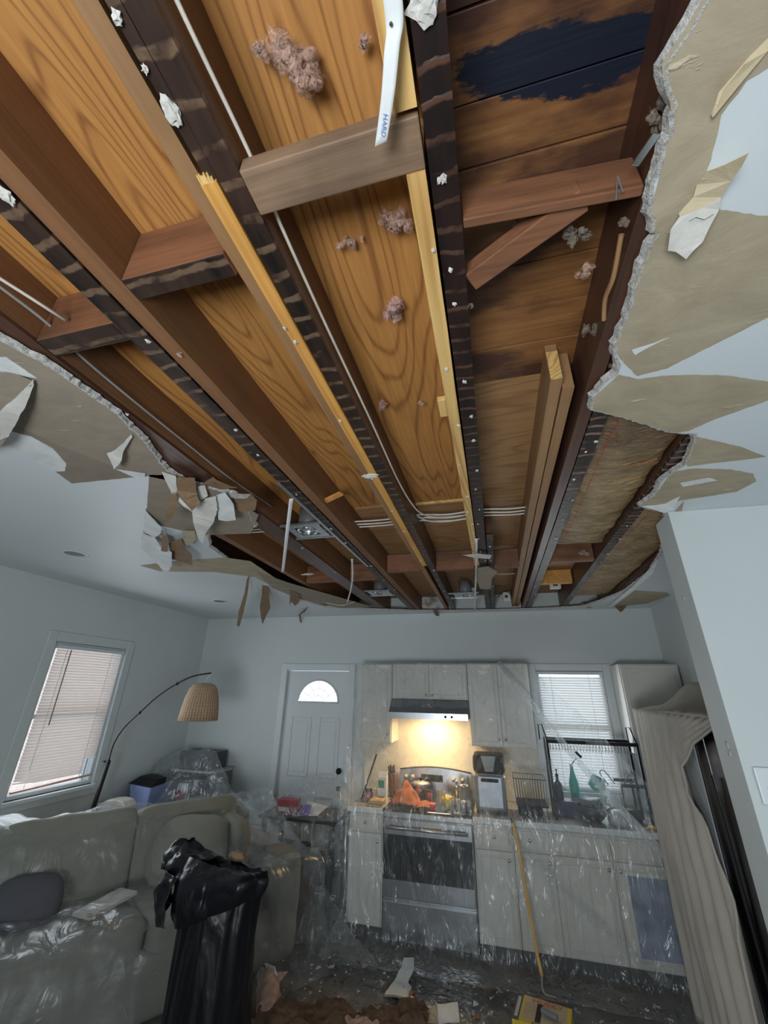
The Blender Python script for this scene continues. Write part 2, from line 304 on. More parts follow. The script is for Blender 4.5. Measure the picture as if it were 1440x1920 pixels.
def thing(name, label, cat, loc=(0, 0, 0), rz=0, group=None):
    o = bpy.data.objects.new(name, None); C.objects.link(o); o.empty_display_size = .05; o.location = loc; o.rotation_euler = (0, 0, rz); return tag(o, label, cat, group)
def struct(name, mb, mat, parent=None, **k):
    o = obj(name, mb, mat, parent, world=parent is not None, **k)
    if parent is None: o['kind'] = 'structure'
    return o
def B(*a): return MB().box(*a)
def cat_(pts, n=6):
    pts = [Vector(p_) for p_ in pts]; out = []
    for i in range(len(pts)-1):
        p0, p1, p2, p3 = pts[max(i-1, 0)], pts[i], pts[i+1], pts[min(i+2, len(pts)-1)]
        for k in range(n):
            t = k/n; out.append(.5*((2*p1)+(-p0+p2)*t+(2*p0-5*p1+4*p2-p3)*t*t+(-p0+3*p1-3*p2+p3)*t**3))
    return out+[pts[-1]]
def drape(rows, nu=60, nv=60, amp=.02, fr=3.0, seed=0, stretch=(1, 1, .4)):
    """a hanging sheet through rows of control points, with creases pushed along its normal"""
    R = [cat_(r, max(1, nu//(len(r)-1))) for r in rows]; n = min(len(r) for r in R)
    cols = [cat_([r[i] for r in R], max(1, nv//(len(R)-1))) for i in range(n)]; m = len(cols[0]); mb = MB(); vs = []
    for j in range(m):
        for i in range(n):
            p_ = cols[i][j]; a = cols[min(i+1, n-1)][j]-cols[max(i-1, 0)][j]; b = cols[i][min(j+1, m-1)]-cols[i][max(j-1, 0)]
            nr = a.cross(b); nr = nr.normalized() if nr.length > 1e-9 else Vector((0, 0, 1))
            p_.x = max(p_.x, -3.70); q = Vector((p_.x*stretch[0], p_.y*stretch[1], p_.z*stretch[2]))*fr+Vector((seed, 0, seed))
            h = (1-abs(noise.noise(q))*3)+.5*(1-abs(noise.noise(q*2.3))*3); vs.append(p_+nr*h*amp)
    mb.add(vs, [(j*n+i, j*n+i+1, (j+1)*n+i+1, (j+1)*n+i) for j in range(m-1) for i in range(n-1)]); mb.sm = True; return mb
def rough(pts, step=.015, amp=.004, closed=True, seed=0):
    out = []; n = len(pts)
    for i in range(n if closed else n-1):
        a, b = Vector(pts[i]), Vector(pts[(i+1) % n]); k = max(1, int((b-a).length/step))
        for j in range(k):
            p_ = a.lerp(b, j/k); q = p_*60+Vector((seed, 0, 0)); out.append(p_+Vector((noise.noise(q), noise.noise(q+Vector((9, 9, 9))), 0))*amp*2)
    return out
ZC = 2.73
# ------------------------------------------------------------ room shell
H = 2.96
struct('floor', B(-3.95, 2.8, -1.6, 5.1, -.06, 0), M['floor'])
def wall_x(name, X0, X1, y0, y1, hole=None, z1=H, mat='wall'):
    mb = MB()
    if hole:
        a, b, c, d = hole; mb.box(X0, X1, y0, a, 0, z1); mb.box(X0, X1, b, y1, 0, z1); mb.box(X0, X1, a, b, 0, c); mb.box(X0, X1, a, b, d, z1)
    else: mb.box(X0, X1, y0, y1, 0, z1)
    return struct(name, mb, M[mat])
WL = (2.90, 3.67, 1.03, 2.22)
wall_x('wall_left', -3.87, -3.75, -1.6, 5.02, WL)
mb = MB(); WB = (.42, 1.08, 1.03, 2.10); DB = (-2.48, -1.675, 0, 2.085)
mb.box(-3.87, DB[0], 4.9, 5.02, 0, H); mb.box(DB[0], DB[1], 4.9, 5.02, DB[3], H); mb.box(DB[1], WB[0], 4.9, 5.02, 0, H); mb.box(WB[0], WB[1], 4.9, 5.02, 0, WB[2]); mb.box(WB[0], WB[1], 4.9, 5.02, WB[3], H); mb.box(WB[1], 1.78, 4.9, 5.02, 0, H)
struct('wall_back', mb, M['wall'])
struct('wall_right', B(1.66, 1.78, 2.352, 4.9, 0, H), M['wall'])
struct('wall_partition', B(.92, 2.7, 2.17, 2.35, 0, ZC), M['wall'], bevel=.003)
struct('wall_far_right', B(2.58, 2.7, -1.5, 2.17, 0, H), M['wall'])
struct('wall_front', B(-3.75, 2.7, -1.6, -1.48, 0, H), M['wall'])
# ceiling board with the torn hole (XY outline)
hole = [(.33, -.55), (.34, .10), (.36, .31), (.32, .37), (.36, .45), (.355, .52), (.365, .59), (.392, .64), (.385, .73), (.39, .80), (.385, .94), (.42, 1.04), (.385, 1.09), (.372, 1.14), (.38, 1.21), (.48, 1.27), (.58, 1.34), (.67, 1.405), (.77, 1.44), (.805, 1.60), (.81, 1.67), (.77, 1.79), (.79, 1.93), (.76, 2.06), (.82, 2.12), (.90, 2.16), (.98, 2.36), (1.06, 2.65), (1.13, 2.93), (1.2, 3.41), (1.19, 4.05), (1.08, 4.45), (.96, 4.72), (.7, 4.78), (.5, 4.80), (.2, 4.81), (-.11, 4.80), (-.45, 4.78), (-.83, 4.72), (-1.3, 4.56), (-1.8, 4.31), (-1.9, 3.9), (-1.88, 3.53), (-1.90, 3.1), (-1.86, 2.62), (-1.78, 2.2), (-1.64, 1.98), (-1.42, 1.96), (-1.28, 1.93), (-1.20, 1.72), (-1.15, 1.52), (-1.30, 1.37), (-1.31, 1.24), (-1.23, 1.04), (-1.19, .86), (-1.2, .65), (-1.235, .53), (-1.24, .30), (-1.24, -.55)]
hole = rough([(x, y, 0) for x, y in hole], .014, .0045)
outer = [(-3.75, -1.48, 0), (2.58, -1.48, 0), (2.58, 2.17, 0), (.92, 2.17, 0), (.92, 2.35, 0), (1.66, 2.35, 0), (1.66, 4.9, 0), (-3.75, 4.9, 0)]
# the partition's end stands against the hole edge: keep outline simple there
outer = [Vector(p_) for p_ in [(-3.75, -1.48, 0), (2.58, -1.48, 0), (2.58, 2.352, 0), (1.66, 2.352, 0), (1.66, 4.9, 0), (-3.75, 4.9, 0)]]
tri = geometry.tessellate_polygon([outer, hole]); allp = outer+hole
mb = MB(); n_ = len(allp)
mb.add([(p_.x, p_.y, ZC) for p_ in allp]+[(p_.x, p_.y, ZC+.016) for p_ in allp], [tuple(t) for t in tri]+[tuple(n_+i for i in t) for t in tri])
ceil = struct('ceiling', mb, M['ceil'])
# crumbly gypsum lip along the tear
mb = MB(); cen = Vector((-.3, 2.4, 0)); nh = len(hole); vs = []
area2 = sum(hole[i].x*hole[(i+1) % nh].y-hole[(i+1) % nh].x*hole[i].y for i in range(nh))
for i, p_ in enumerate(hole):
    t = (hole[(i+2) % nh]-hole[i-2]).normalized(); nrm = Vector((-t.y, t.x, 0))*(1 if area2 > 0 else -1)
    k = .010+.006*noise.noise(p_*25); q = noise.noise(p_*90)
    for a, z in ((-.004, ZC-.0022), (.003+.003*q, ZC-.001), (k*.6, ZC+.006+.004*q), (k, ZC+.014), (k*.5, ZC+.018)): vs.append(p_+nrm*a+Vector((0, 0, z)))
mb.add(vs, [(i*5+j, i*5+j+1, ((i+1) % nh)*5+j+1, ((i+1) % nh)*5+j) for i in range(nh) for j in range(4)])
struct('gypsum_edge', mb, M['gyp'], ceil)
def patch(pts, mat, dz=.0015, name='torn_paper_patch', amp=.0015):
    q = rough([P(x, y, Z=ZC) for x, y in pts], .012, amp); q = [Vector((p_.x, p_.y, ZC-dz)) for p_ in q]
    return struct(name, MB().prism(q, (0, 0, .0008)), mat, ceil)
patch([(1330, -60), (1318, 0), (1240, 120), (1262, 235), (1218, 400), (1228, 440), (1190, 530), (1188, 570), (1150, 650), (1160, 668), (1195, 705), (1250, 690), (1340, 645), (1445, 592), (1500, 560), (1500, 420), (1440, 405), (1352, 392), (1318, 345), (1345, 250), (1352, 215), (1400, 150), (1445, 122), (1520, 60), (1520, -60)], M['kraft'])
patch([(1110, 748), (1160, 702), (1195, 710), (1240, 704), (1300, 702), (1360, 703), (1445, 716), (1520, 735), (1480, 745), (1440, 750), (1340, 786), (1290, 808), (1262, 811), (1180, 785), (1112, 770)], M['kraft'])
patch([(1303, 818), (1340, 826), (1390, 838), (1436, 856), (1400, 861), (1345, 867), (1290, 874), (1283, 868)], M['kraft'])
patch([(1245, 905), (1262, 884), (1300, 878), (1370, 880), (1412, 888), (1418, 902), (1380, 922), (1290, 936), (1205, 951), (1200, 946), (1228, 930)], M['kraft'])
patch([(1190, 1107), (1250, 1111), (1256, 1116), (1215, 1131), (1150, 1138)], M['kraft'])
patch([(1262, 962), (1282, 940), (1276, 968)], M['kraft'])
for pts in ([(1185, 655), (1230, 640), (1255, 632), (1225, 645), (1190, 665)], [(1275, 905), (1330, 895), (1345, 900), (1280, 912)]): patch(pts, M['whitepaper'], .0025, 'white_paper_shred')
def patch_t(yr, pts, mat, dz=.0015):
    q = [p_ for p_ in hole if p_.x < -1.1 and yr[0] < p_.y < yr[1]]; q.sort(key=lambda p_: p_.y)
    q = [Vector((p_.x-.001, p_.y, 0)) for p_ in q]; o_ = [P(x, y, Z=ZC) for x, y in pts]; o_ = [Vector((p_.x, p_.y, 0)) for p_ in o_]
    return struct('torn_paper_patch', MB().prism([Vector((p_.x, p_.y, ZC-dz)) for p_ in q+o_], (0, 0, .0008)), mat, ceil)
# left side torn paper
patch_t((.28, 1.50), [(275, 892), (225, 884), (150, 856), (70, 823), (15, 800), (-60, 800)], M['kraftL'])
patch([(26, 795), (100, 830), (208, 872), (262, 893), (215, 898), (135, 906), (105, 884), (125, 880), (100, 855), (50, 830), (15, 822)], M['kraftT'], .002)
patch([(280, 890), (330, 890), (420, 925), (485, 965), (470, 1000), (380, 1003), (300, 985), (275, 960)], M['kraftL'])
patch([(262, 1060), (330, 1052), (420, 1045), (470, 1052), (540, 1100), (600, 1125), (560, 1120), (480, 1082), (400, 1072), (300, 1071)], M['kraft'], .0015)
patch([(480, 1070), (540, 1092), (700, 1138), (640, 1140), (560, 1122), (510, 1102)], M['kraftL'], .002)
patch([(0, 668), (12, 668), (70, 708), (20, 700), (0, 698)], M['whitepaper'], .0028, 'white_paper_shred')
patch([(15, 806), (60, 818), (100, 840), (125, 868), (122, 882), (100, 884), (50, 852), (8, 838)], M['whitepaper'], .003, 'white_paper_shred')
# ------------------------------------------------------------ doors, windows, trim
def frame_y(mb, x0, x1, z0, z1, y0, y1, w_, bottom=False):
    mb.box(x0-w_, x0, y0, y1, z0 if not bottom else z0-w_, z1+w_); mb.box(x1, x1+w_, y0, y1, z0 if not bottom else z0-w_, z1+w_); mb.box(x0, x1, y0, y1, z1, z1+w_)
    if bottom: mb.box(x0, x1, y0, y1, z0-w_, z0)
    return mb
def frame_x(mb, y0, y1, z0, z1, x0, x1, w_):
    mb.box(x0, x1, y0-w_, y0, z0-w_, z1+w_); mb.box(x0, x1, y1, y1+w_, z0-w_, z1+w_); mb.box(x0, x1, y0, y1, z1, z1+w_); mb.box(x0, x1, y0, y1, z0-w_, z0); return mb
struct('trim_1', frame_y(MB(), DB[0], DB[1], 0, DB[3], 4.878, 4.9, .075), M['trim'], bevel=.006)
d1 = struct('door_1', B(DB[0]+.006, DB[1]-.006, 4.925, 4.965, .01, DB[3]-.006), M['trim'], bevel=.003)
struct('jamb', frame_y(MB(), DB[0]+.002, DB[1]-.002, 0, DB[3]-.002, 4.9, 5.0, .002), M['trim'], d1)
for x0, x1, z0, z1 in ((-2.38, -2.12, .98, 1.58), (-2.03, -1.77, .98, 1.58), (-2.38, -2.12, .2, .82), (-2.03, -1.77, .2, .82)):
    m_ = frame_y(MB(), x0+.02, x1-.02, z0+.02, z1-.02, 4.915, 4.926, .018, True); m_.box(x0+.045, x1-.045, 4.918, 4.926, z0+.045, z1-.045); struct('door_panel', m_, M['trim'], d1, bevel=.006)
fc = Vector((-2.06, 4.922, 1.735)); fr_ = .255
arc = [(fc.x+fr_*math.cos(a*PI/20), fc.y, fc.z+fr_*.95*math.sin(a*PI/20)) for a in range(21)]
struct('fan_glass', MB().prism(arc, (0, .003, 0)), M['glowglass'], d1)
m_ = MB(); m_.tube(arc+[arc[0]], .011, 6)
struct('fan_frame', m_, M['trim'], d1)
m_ = MB()
for a in (30, 60, 90, 120, 150):
    t = math.radians(a); m_.tube([(fc.x+.07*math.cos(t), 4.919, fc.z+.07*math.sin(t)), (fc.x+fr_*.97*math.cos(t), 4.919, fc.z+fr_*.92*math.sin(t))], .0022, 5)
for rr in (.07, .15): m_.tube([(fc.x+rr*math.cos(a*PI/14), 4.919, fc.z+rr*math.sin(a*PI/14)) for a in range(15)], .0022, 5)
struct('caming', m_, M['lightgrey'], d1)
m_ = MB(); m_.lathe([(.001, 0), (.028, 0), (.03, .03), (.02, .05), (.001, .052)]); m_.v = [Vector((-1.745+v.x, 4.925-v.z, 1.06+v.y)) for v in m_.v]; struct('door_knob', m_, M['black'], d1)
m_ = MB(); m_.lathe([(.001, 0), (.022, 0), (.022, .02), (.001, .022)]); m_.v = [Vector((-1.745+v.x, 4.925-v.z, .90+v.y)) for v in m_.v]; struct('deadbolt', m_, M['black'], d1)
# left window with blind
struct('trim_2', frame_x(MB(), WL[0], WL[1], WL[2], WL[3], -3.75, -3.732, .085), M['wall'], bevel=.006)
w1 = struct('window_1', frame_x(MB(), WL[0]+.032, WL[1]-.032, WL[2]+.032, WL[3]-.032, -3.83, -3.76, .03), M['trim'], bevel=.004)
struct('window_sill', B(-3.79, -3.71, WL[0]-.02, WL[1]+.02, WL[2]-.03, WL[2]+.0), M['trim'], w1, bevel=.004)
m_ = MB().box(-3.82, -3.79, WL[0]+.03, WL[1]-.03, 1.60, 1.635); m_.box(-3.82, -3.80, 3.60, 3.62, 1.06, 1.6); struct('sash_rail', m_, M['trim'], w1)
struct('pane', B(-3.81, -3.806, WL[0]+.03, WL[1]-.03, WL[2]+.03, WL[3]-.03), M['glass'], w1)
bl = thing('window_blind', 'white horizontal slat blind in the left wall window, bottom corner slats missing', 'blind', (-3.765, 3.28, 1.09))
def slats(par, along, a0, a1, z0, z1, fix, step=.0235, skip=None, tilt=.6):
    z = z1-.05; i = 0
    while z > z0:
        b0, b1 = a0, a1
        if skip: b1 = skip(z, a1)
        dy, dz = .0115*math.cos(tilt), .0115*math.sin(tilt)
        if along == 'Y': vs = [(fix-dy, b0, z-dz), (fix+dy, b0, z+dz), (fix+dy, b1, z+dz+(b1-b0)*0), (fix-dy, b1, z-dz)]
        else: vs = [(b0, fix-dy, z-dz), (b0, fix+dy, z+dz), (b1, fix+dy, z+dz), (b1, fix-dy, z-dz)]
        m = MB().add(vs, [(0, 1, 2, 3)]); obj('slat', m, M['blind'], par, world=True, solid=.0012); z -= step; i += 1
slats(bl, 'Y', WL[0]+.035, WL[1]-.035, 1.12, 2.20, -3.745, skip=lambda z, a: a-(.10 if z < 1.24 else 0), tilt=-1.12)
obj('headrail', B(-3.765, -3.727, WL[0]+.03, WL[1]-.03, 2.165, 2.195), M['trim'], bl, world=True, bevel=.003)
obj('bottom_rail', MB().bar((-3.745, WL[0]+.035, 1.085), (-3.745, WL[1]-.035, 1.105), .02, .014), M['salmon'], bl, world=True)
for yy in (3.02, 3.50): obj('ladder_cord', MB().tube([(-3.729, yy, 2.17), (-3.729, yy, 1.10)], .0022, 5), M['whitepaper'], bl, world=True)
obj('wand', MB().tube([(-3.722, 3.05, 2.16), (-3.712, 3.05, 1.55)], .0045, 6), M['midgrey'], bl, world=True)
nh_ = thing('neighbour_house', 'salmon coloured house wall seen through the blinds of the left window', 'house', (-6.6, 3.3, 0))
mh = MB().box(-6.8, -6.6, -.5, 7, 0, 4.2); obj('house_wall', mh, M['clay_wall'], nh_, world=True)
mh = MB()
for k in range(14): mh.box(-6.6, -6.585, -.5, 7, .3*k+.02, .3*k+.28)
obj('siding', mh, M['clay_wall'], nh_, world=True)
# kitchen window
struct('trim_3', frame_y(MB(), WB[0], WB[1], WB[2], WB[3], 4.878, 4.9, .07, True), M['trim'], bevel=.006)
w2 = struct('window_2', frame_y(MB(), WB[0]+.032, WB[1]-.032, WB[2]+.032, WB[3]-.032, 4.92, 4.99, .03, True), M['trim'], bevel=.004)
struct('sash_rail', B(WB[0]+.03, WB[1]-.03, 4.94, 4.97, 1.55, 1.59), M['trim'], w2); struct('pane', B(WB[0]+.03, WB[1]-.03, 4.952, 4.956, WB[2]+.03, WB[3]-.03), M['glass'], w2)
bl2 = thing('window_blind', 'pale slat blind over the kitchen window behind the black rack', 'blind', (.75, 4.9, 1.06))
slats(bl2, 'X', WB[0]+.01, WB[1]-.01, 1.05, 2.08, 4.90, .024, tilt=1.05)
obj('headrail', B(WB[0]+.005, WB[1]-.005, 4.882, 4.915, 2.065, 2.095), M['trim'], bl2, world=True, bevel=.003)
for xx in (.56, .93): obj('ladder_cord', MB().tube([(xx, 4.885, 2.07), (xx, 4.885, 1.07)], .0018, 5), M['whitepaper'], bl2, world=True)
struct('baseboard_back', MB().box(-3.75, -2.56, 4.885, 4.9, 0, .1).box(-1.6, -1.4, 4.885, 4.9, 0, .1), M['trim']); struct('baseboard_left', B(-3.75, -3.735, -1.4, 4.88, 0, .1), M['trim'])
# ------------------------------------------------------------ joists and roof deck
ZB, ZT = 2.75, 2.93
def lumber(name, label, cat, x0, x1, y0, y1, under, side, z0=ZB, z1=ZT, group=None, taper=0):
    t = thing(name, label, cat, ((x0+x1)/2, (y0+y1)/2, z0), group=group)
    ww = x1-x0
    def f(y): return .0015*noise.noise(Vector((x0*9, y*6, 0)))
    nseg = max(2, int((y1-y0)/.12)); m1 = MB(); m2 = MB(); vs = []; vs2 = []
    for i in range(nseg+1):
        y = y0+(y1-y0)*i/nseg; a = x0+f(y); b = x1+f(y+3); c = .0018*noise.noise(Vector((x0*5, y*9, 4)))
        vs += [(a, y, z0+c), (b, y, z0-c), (b, y, z0+.012), (a, y, z0+.012)]; vs2 += [(a+.0004, y, z0+.012), (b-.0004, y, z0+.012), (b, y, z1), (a, y, z1)]
    fs = [(i*4+j, i*4+(j+1) % 4, i*4+4+(j+1) % 4, i*4+4+j) for i in range(nseg) for j in range(4)]+[(0, 1, 2, 3), tuple(nseg*4+j for j in (3, 2, 1, 0))]
    obj('bottom_edge', m1.add(vs, fs), M[under], t, world=True, sm=False); obj('body', m2.add(vs2, fs), M[side], t, world=True, sm=False)
    return t
J = {}
Y0 = -.55; Y1 = 4.88
J['A'] = lumber('ceiling_joist', 'dark old joist with pale lath marks, second long one from the left', 'joist', -.905, -.845, Y0, Y1, 'joistgrey', 'darkside')
J['As'] = lumber('ceiling_joist', 'smooth brown sister joist nailed along the lath-marked joist at left', 'joist', -.835, -.785, Y0, Y1, 'brownboard', 'brownboard')
J['A2'] = lumber('ceiling_joist', 'brown joist just inside the left torn ceiling edge with grey cable along it', 'joist', -1.30, -1.175, Y0, Y1, 'darkside', 'brownboard')
J['A3'] = lumber('ceiling_joist', 'brown joist over the hanging paper flaps, far left of the opening', 'joist', -1.64, -1.59, 1.2, Y1, 'brownboard', 'brownboard')
J['B'] = lumber('ceiling_joist', 'very dark scarred joist beside the long white cable', 'joist', -.43, -.385, Y0, Y1, 'joistgrey', 'darkside')
J['B0'] = lumber('ceiling_joist', 'dark scarred joist end meeting the orange strip', 'joist', -.452, -.431, Y0, .345, 'joistgrey', 'darkside')
J['Bl'] = lumber('ceiling_joist', 'plain light brown board along the left of the orange strip', 'joist', -.505, -.467, Y0, Y1-.02, 'tanboard', 'tanboard', z0=2.762)
J['Bs'] = lumber('nailing_strip', 'bright orange nailing strip with broken tip nailed to the dark joist', 'wood strip', -.466, -.433, .347, 2.95, 'orangepine', 'orangepine', z0=2.744)
J['C'] = lumber('ceiling_joist', 'blackened central joist with regular lath scars', 'joist', -.040, .012, Y0, Y1, 'joist', 'darkside')
J['C2'] = lumber('ceiling_joist', 'short dark doubled joist right of the blackened central joist near the back', 'joist', .018, .058, 2.38, Y1, 'joist', 'darkside')
J['Cs'] = lumber('nailing_strip', 'long pale pine strip beside the blackened central joist', 'wood strip', -.082, -.046, .425, 3.0, 'pine', 'pine', z0=2.744)
J['Cs2'] = lumber('nailing_strip', 'pale grooved pine strip end above the weathered block at the top', 'wood strip', -.088, -.046, Y0, .335, 'pine', 'pine', z0=2.748)
J['D0'] = lumber('ceiling_joist', 'clean tan board with bright cut end, left one of the pair on the right', 'joist', .25, .286, 1.10, Y1, 'tanboard', 'tanboard', z0=2.785)
J['D1'] = lumber('ceiling_joist', 'clean tan board, right one of the pair on the right', 'joist', .292, .328, 1.15, Y1, 'tanboard', 'tanboard', z0=2.785)
J['D2'] = lumber('ceiling_joist', 'reddish dark joist left of the kraft insulation', 'joist', .352, .392, Y0, Y1, 'darkside', 'darkside')
J['D3'] = lumber('ceiling_joist', 'ribbed dark joist with white nail spots touching the kraft insulation', 'joist', .398, .452, Y0, Y1, 'joistrib', 'darkside')
J['E'] = lumber('ceiling_joist', 'ribbed dark joist between the two insulation batts', 'joist', .76, .815, .9, Y1, 'joistrib', 'darkside')
J['E2'] = lumber('ceiling_joist', 'rough dark joist right of the far insulation batt', 'joist', 1.16, 1.21, 2.4, Y1, 'joistrib', 'darkside')
for px_, py_, z in ((1035, 735, 2.79),):
    pass
m = MB().box(.2505, .2855, 1.0985, 1.1, 2.786, 2.90); obj('cut_end', m, M['pine'], J['D0'], world=True, label='bright splintered cut end')
m = MB()
for k in range(9): m.bar((-.463+.003*k, .349, 2.746), (-.463+.003*k+random.uniform(-.002, .002), .336+random.uniform(-.006, .004), 2.748), .003, .004)
obj('splintered_tip', m, M['pine'], J['Bs'], world=True, label='splintered yellow tip')
# screws with plaster stuck to them, children of the wood that holds them
def crumb(parent, x, y, z, r, name='plaster_screw'):
    mb = MB(); mb.tube([(x, y, z+.004), (x, y, z-.006)], .0022, 6); mb.blob((x, y, z-.004), r, r*1.2, r*.6, 1.0, 2.6, 2, seed=x*50+y*30); obj(name, mb, M['whiteboard'], parent, world=True, sm=False)
for j, x, y in (('B', 0, 0),):
    pass
def crumbs(j, x0, x1, pts, z=ZB):
    for i, y in enumerate(pts): crumb(J[j], x0+(x1-x0)*random.random(), y+random.uniform(-.02, .02), z, random.uniform(.0035, .0065))
crumbs('B0', -.449, -.445, [.14, .175]); crumbs('Bs', -.463, -.452, [.70, .745, 1.10, 1.55, 1.9, 2.2, 2.5, 2.8], 2.744); crumbs('B', -.42, -.39, [3.1, 3.4, 3.6, 3.8, 4.1, 4.4, 4.6])
crumbs('A', -.875, -.85, [.66, 1.05, 1.25, 1.62, 2.1, 2.35, 2.9, 3.3, 3.7]); crumbs('C', -.03, .006, [.43, .46, .63, .74, 1.0, 1.18, 1.35, 1.55, 1.75, 2.0, 2.2, 2.45, 2.7, 2.9, 3.2, 3.5, 3.8, 4.1, 4.4])
crumbs('Cs', -.078, -.052, [.57, .95, 1.2, 1.5, 1.8, 2.0, 2.15, 2.3, 2.5, 2.7, 2.9], 2.744); crumbs('D3', .405, .445, [1.42, 1.52, 1.75, 1.95, 2.2, 2.5, 2.8, 3.0, 3.2, 3.5, 3.8, 4.1, 4.4]); crumbs('E', .77, .81, [2.4, 2.6, 2.9, 3.1, 3.3, 3.6, 3.9, 4.2]); crumbs('A2', -1.2, -1.18, [.9, 1.6, 2.4, 3.0])
crumbs('C2', .022, .05, [2.6, 2.9, 3.3, 3.7, 4.2])
def scrap(name, label, x, y, rx, ry, z=ZB-.004, mat='whiteboard', seed=1, cat='plaster scrap', rz=.005):
    m = MB().blob((x, y, z), rx, ry, rz, .55, 1.9, 3, seed); return tag(obj(name, m, M[mat], sm=False), label, cat)
q = P(318, 208, Z=ZB); scrap('plaster_chunk', 'ragged white plaster chunk stuck under the dark scarred joist, upper left', q.x+.004, q.y, .013, .02, seed=3)
q = P(10, 362, Z=ZB); scrap('plaster_chunk', 'white plaster chunk on the joist at the left picture edge', q.x, q.y, .012, .018, seed=5)
q = P(690, 888, Z=ZB); scrap('plaster_chunk', 'flat white plaster scrap across the orange strip', q.x+.01, q.y, .035, .016, z=2.737, seed=9)
q = P(577, 1075, Z=ZB); scrap('plaster_chunk', 'thin torn plaster scrap at the joist near the vent strip', q.x, q.y, .05, .02, z=2.742, seed=12)
q = P(785, 5, Z=ZB); scrap('plaster_chunk', 'green-white plaster lump on the central joist at the top edge', q.x+.008, q.y, .022, .02, seed=15)
deck_backing = tag(obj('gap_backing', B(-3.75, 2.58, -1.48, 4.9, 2.953, 2.957), M['black']), 'black backing sheet added above the decking to block light through the gaps', 'light blocker')  # added backing that keeps sky light out of the plank gaps
# blocking between joists
def block(label, x0, x1, y0, y1, z0, z1, mat, sk=0.0, cat='blocking', dark=False):
    vs = [(x0, y0, z0), (x1, y0+sk, z0), (x1, y1+sk, z0), (x0, y1, z0), (x0, y0, z1), (x1, y0+sk, z1), (x1, y1+sk, z1), (x0, y1, z1)]
    m = MB().add(vs, [(0, 1, 2, 3), (7, 6, 5, 4), (0, 4, 5, 1), (1, 5, 6, 2), (2, 6, 7, 3), (3, 7, 4, 0)])
    o = tag(obj('wood_block', m, M[mat], bevel=.003), label, cat)
    if dark:
        o.data.materials.append(M['joistgrey'])
        for p_ in o.data.polygons:
            if p_.normal.z < -.9: p_.material_index = 1
    return o
block('reddish wood block set between the sister joist and the orange strip', -.784, -.507, .475, .53, 2.75, 2.925, 'redblock', dark=True)
block('dark reddish block between the two left joists', -1.172, -.907, .57, .63, 2.75, 2.925, 'redblock', dark=True)
block('weathered grey-brown block crossing between the dark joist and the central joist', -.384, -.046, .345, .425, 2.748, 2.79, 'greyblock', 0)
block('scorched red block with worn pale top between central joist and right joist', .014, .351, .53, .55, 2.752, 2.85, 'redblock', .02)
mb = MB().bar((.02, .68, 2.775), (.25, .56, 2.785), .05, .04); tag(obj('wood_block', mb, M['redblock'], bevel=.003), 'diagonal dark brace below the scorched block', 'blocking')
for i, (a, b, y, lab) in enumerate(((-.383, -.084, 3.10, 'red blocking in the bay left of the pale strip, far end'), (.06, .249, 3.12, 'red blocking right of the central joist, far end'), (.46, .757, 3.05, 'red blocking under the end of the first insulation batt'), (-.783, -.507, 3.1, 'red blocking in the bay left of the orange strip, far end'), (-1.17, -.91, 3.3, 'red blocking between the left joists, far end'), (-1.585, -1.24, 3.3, 'red blocking in the far left bay'))):
    block(lab, a, b, y, y+.05, 2.755, 2.90, 'redblock')
block('pale short board near the white junction box', .47, .75, 3.9, 3.95, 2.80, 2.925, 'orangepine')
mb = MB().box(-.11, -.083, 1.08, 1.17, 2.752, 2.77); tag(obj('wood_block', mb, M['pine'], bevel=.002), 'small pine offcut nailed beside the pale strip', 'blocking')
m_ = MB().bar(P(592, 948, Z=2.77), P(640, 925, Z=2.79), .03, .012); tag(obj('wood_block', m_, M['orangepine']), 'loose splinter board wedged by the brown sister joist', 'blocking')
# roof deck
def deck(name, label, x0, x1, y0, y1, mat, cat='roof decking', dz=0):
    return tag(obj(name, B(x0, x1, y0, y1, ZT+dz, ZT+.02+dz), M[mat]), label, cat)
deck('plywood_sheet', 'orange plywood with wavy grain between the left joist and the orange strip', -.9, -.45, -.55, 2.205, 'ply')
deck('plywood_sheet', 'widest orange plywood panel, pink fluff hanging from it', -.448, -.02, -.55, 2.205, 'ply')
deck('plywood_sheet', 'shadowed orange plywood in the bay at the left edge', -1.3, -.902, -.55, 2.205, 'ply')
deck('plywood_sheet', 'plywood panel right of the central joist above the white cables', -.018, .74, 1.235, 2.225, 'ply_dull')
deck('plywood_sheet', 'dull far plywood sheet behind the cables', -.87, .34, 2.23, 4.9, 'ply_dull')
deck('plywood_sheet', 'dark far plywood in the left bays', -2.2, -.872, 2.23, 4.9, 'ply_dull')
deck('plywood_sheet', 'far right plywood over the insulation', .342, 1.66, 2.23, 4.9, 'ply_dull')
deck('plywood_sheet', 'plywood above the left ceiling', -3.75, -1.302, -1.48, 2.205, 'ply_dull', dz=.0)
deck('plywood_sheet', 'plywood above the left rear ceiling', -3.75, -2.202, 2.207, 4.9, 'ply_dull')
deck('plywood_sheet', 'plywood above the right ceiling', .742, 2.58, -1.48, 2.225, 'ply_dull')
deck('plywood_sheet', 'plywood above the near ceiling', -1.3, .74, -1.48, -.552, 'ply_dull')
deck('plywood_sheet', 'narrow plywood strip at the left above the brown joist', -2.2, -1.302, 2.207, 2.228, 'ply_dull')
ys = [-.55, -.40, -.25, -.105, .04, .185, .30, .425, .535, .655, .79, .93, 1.075, 1.233]
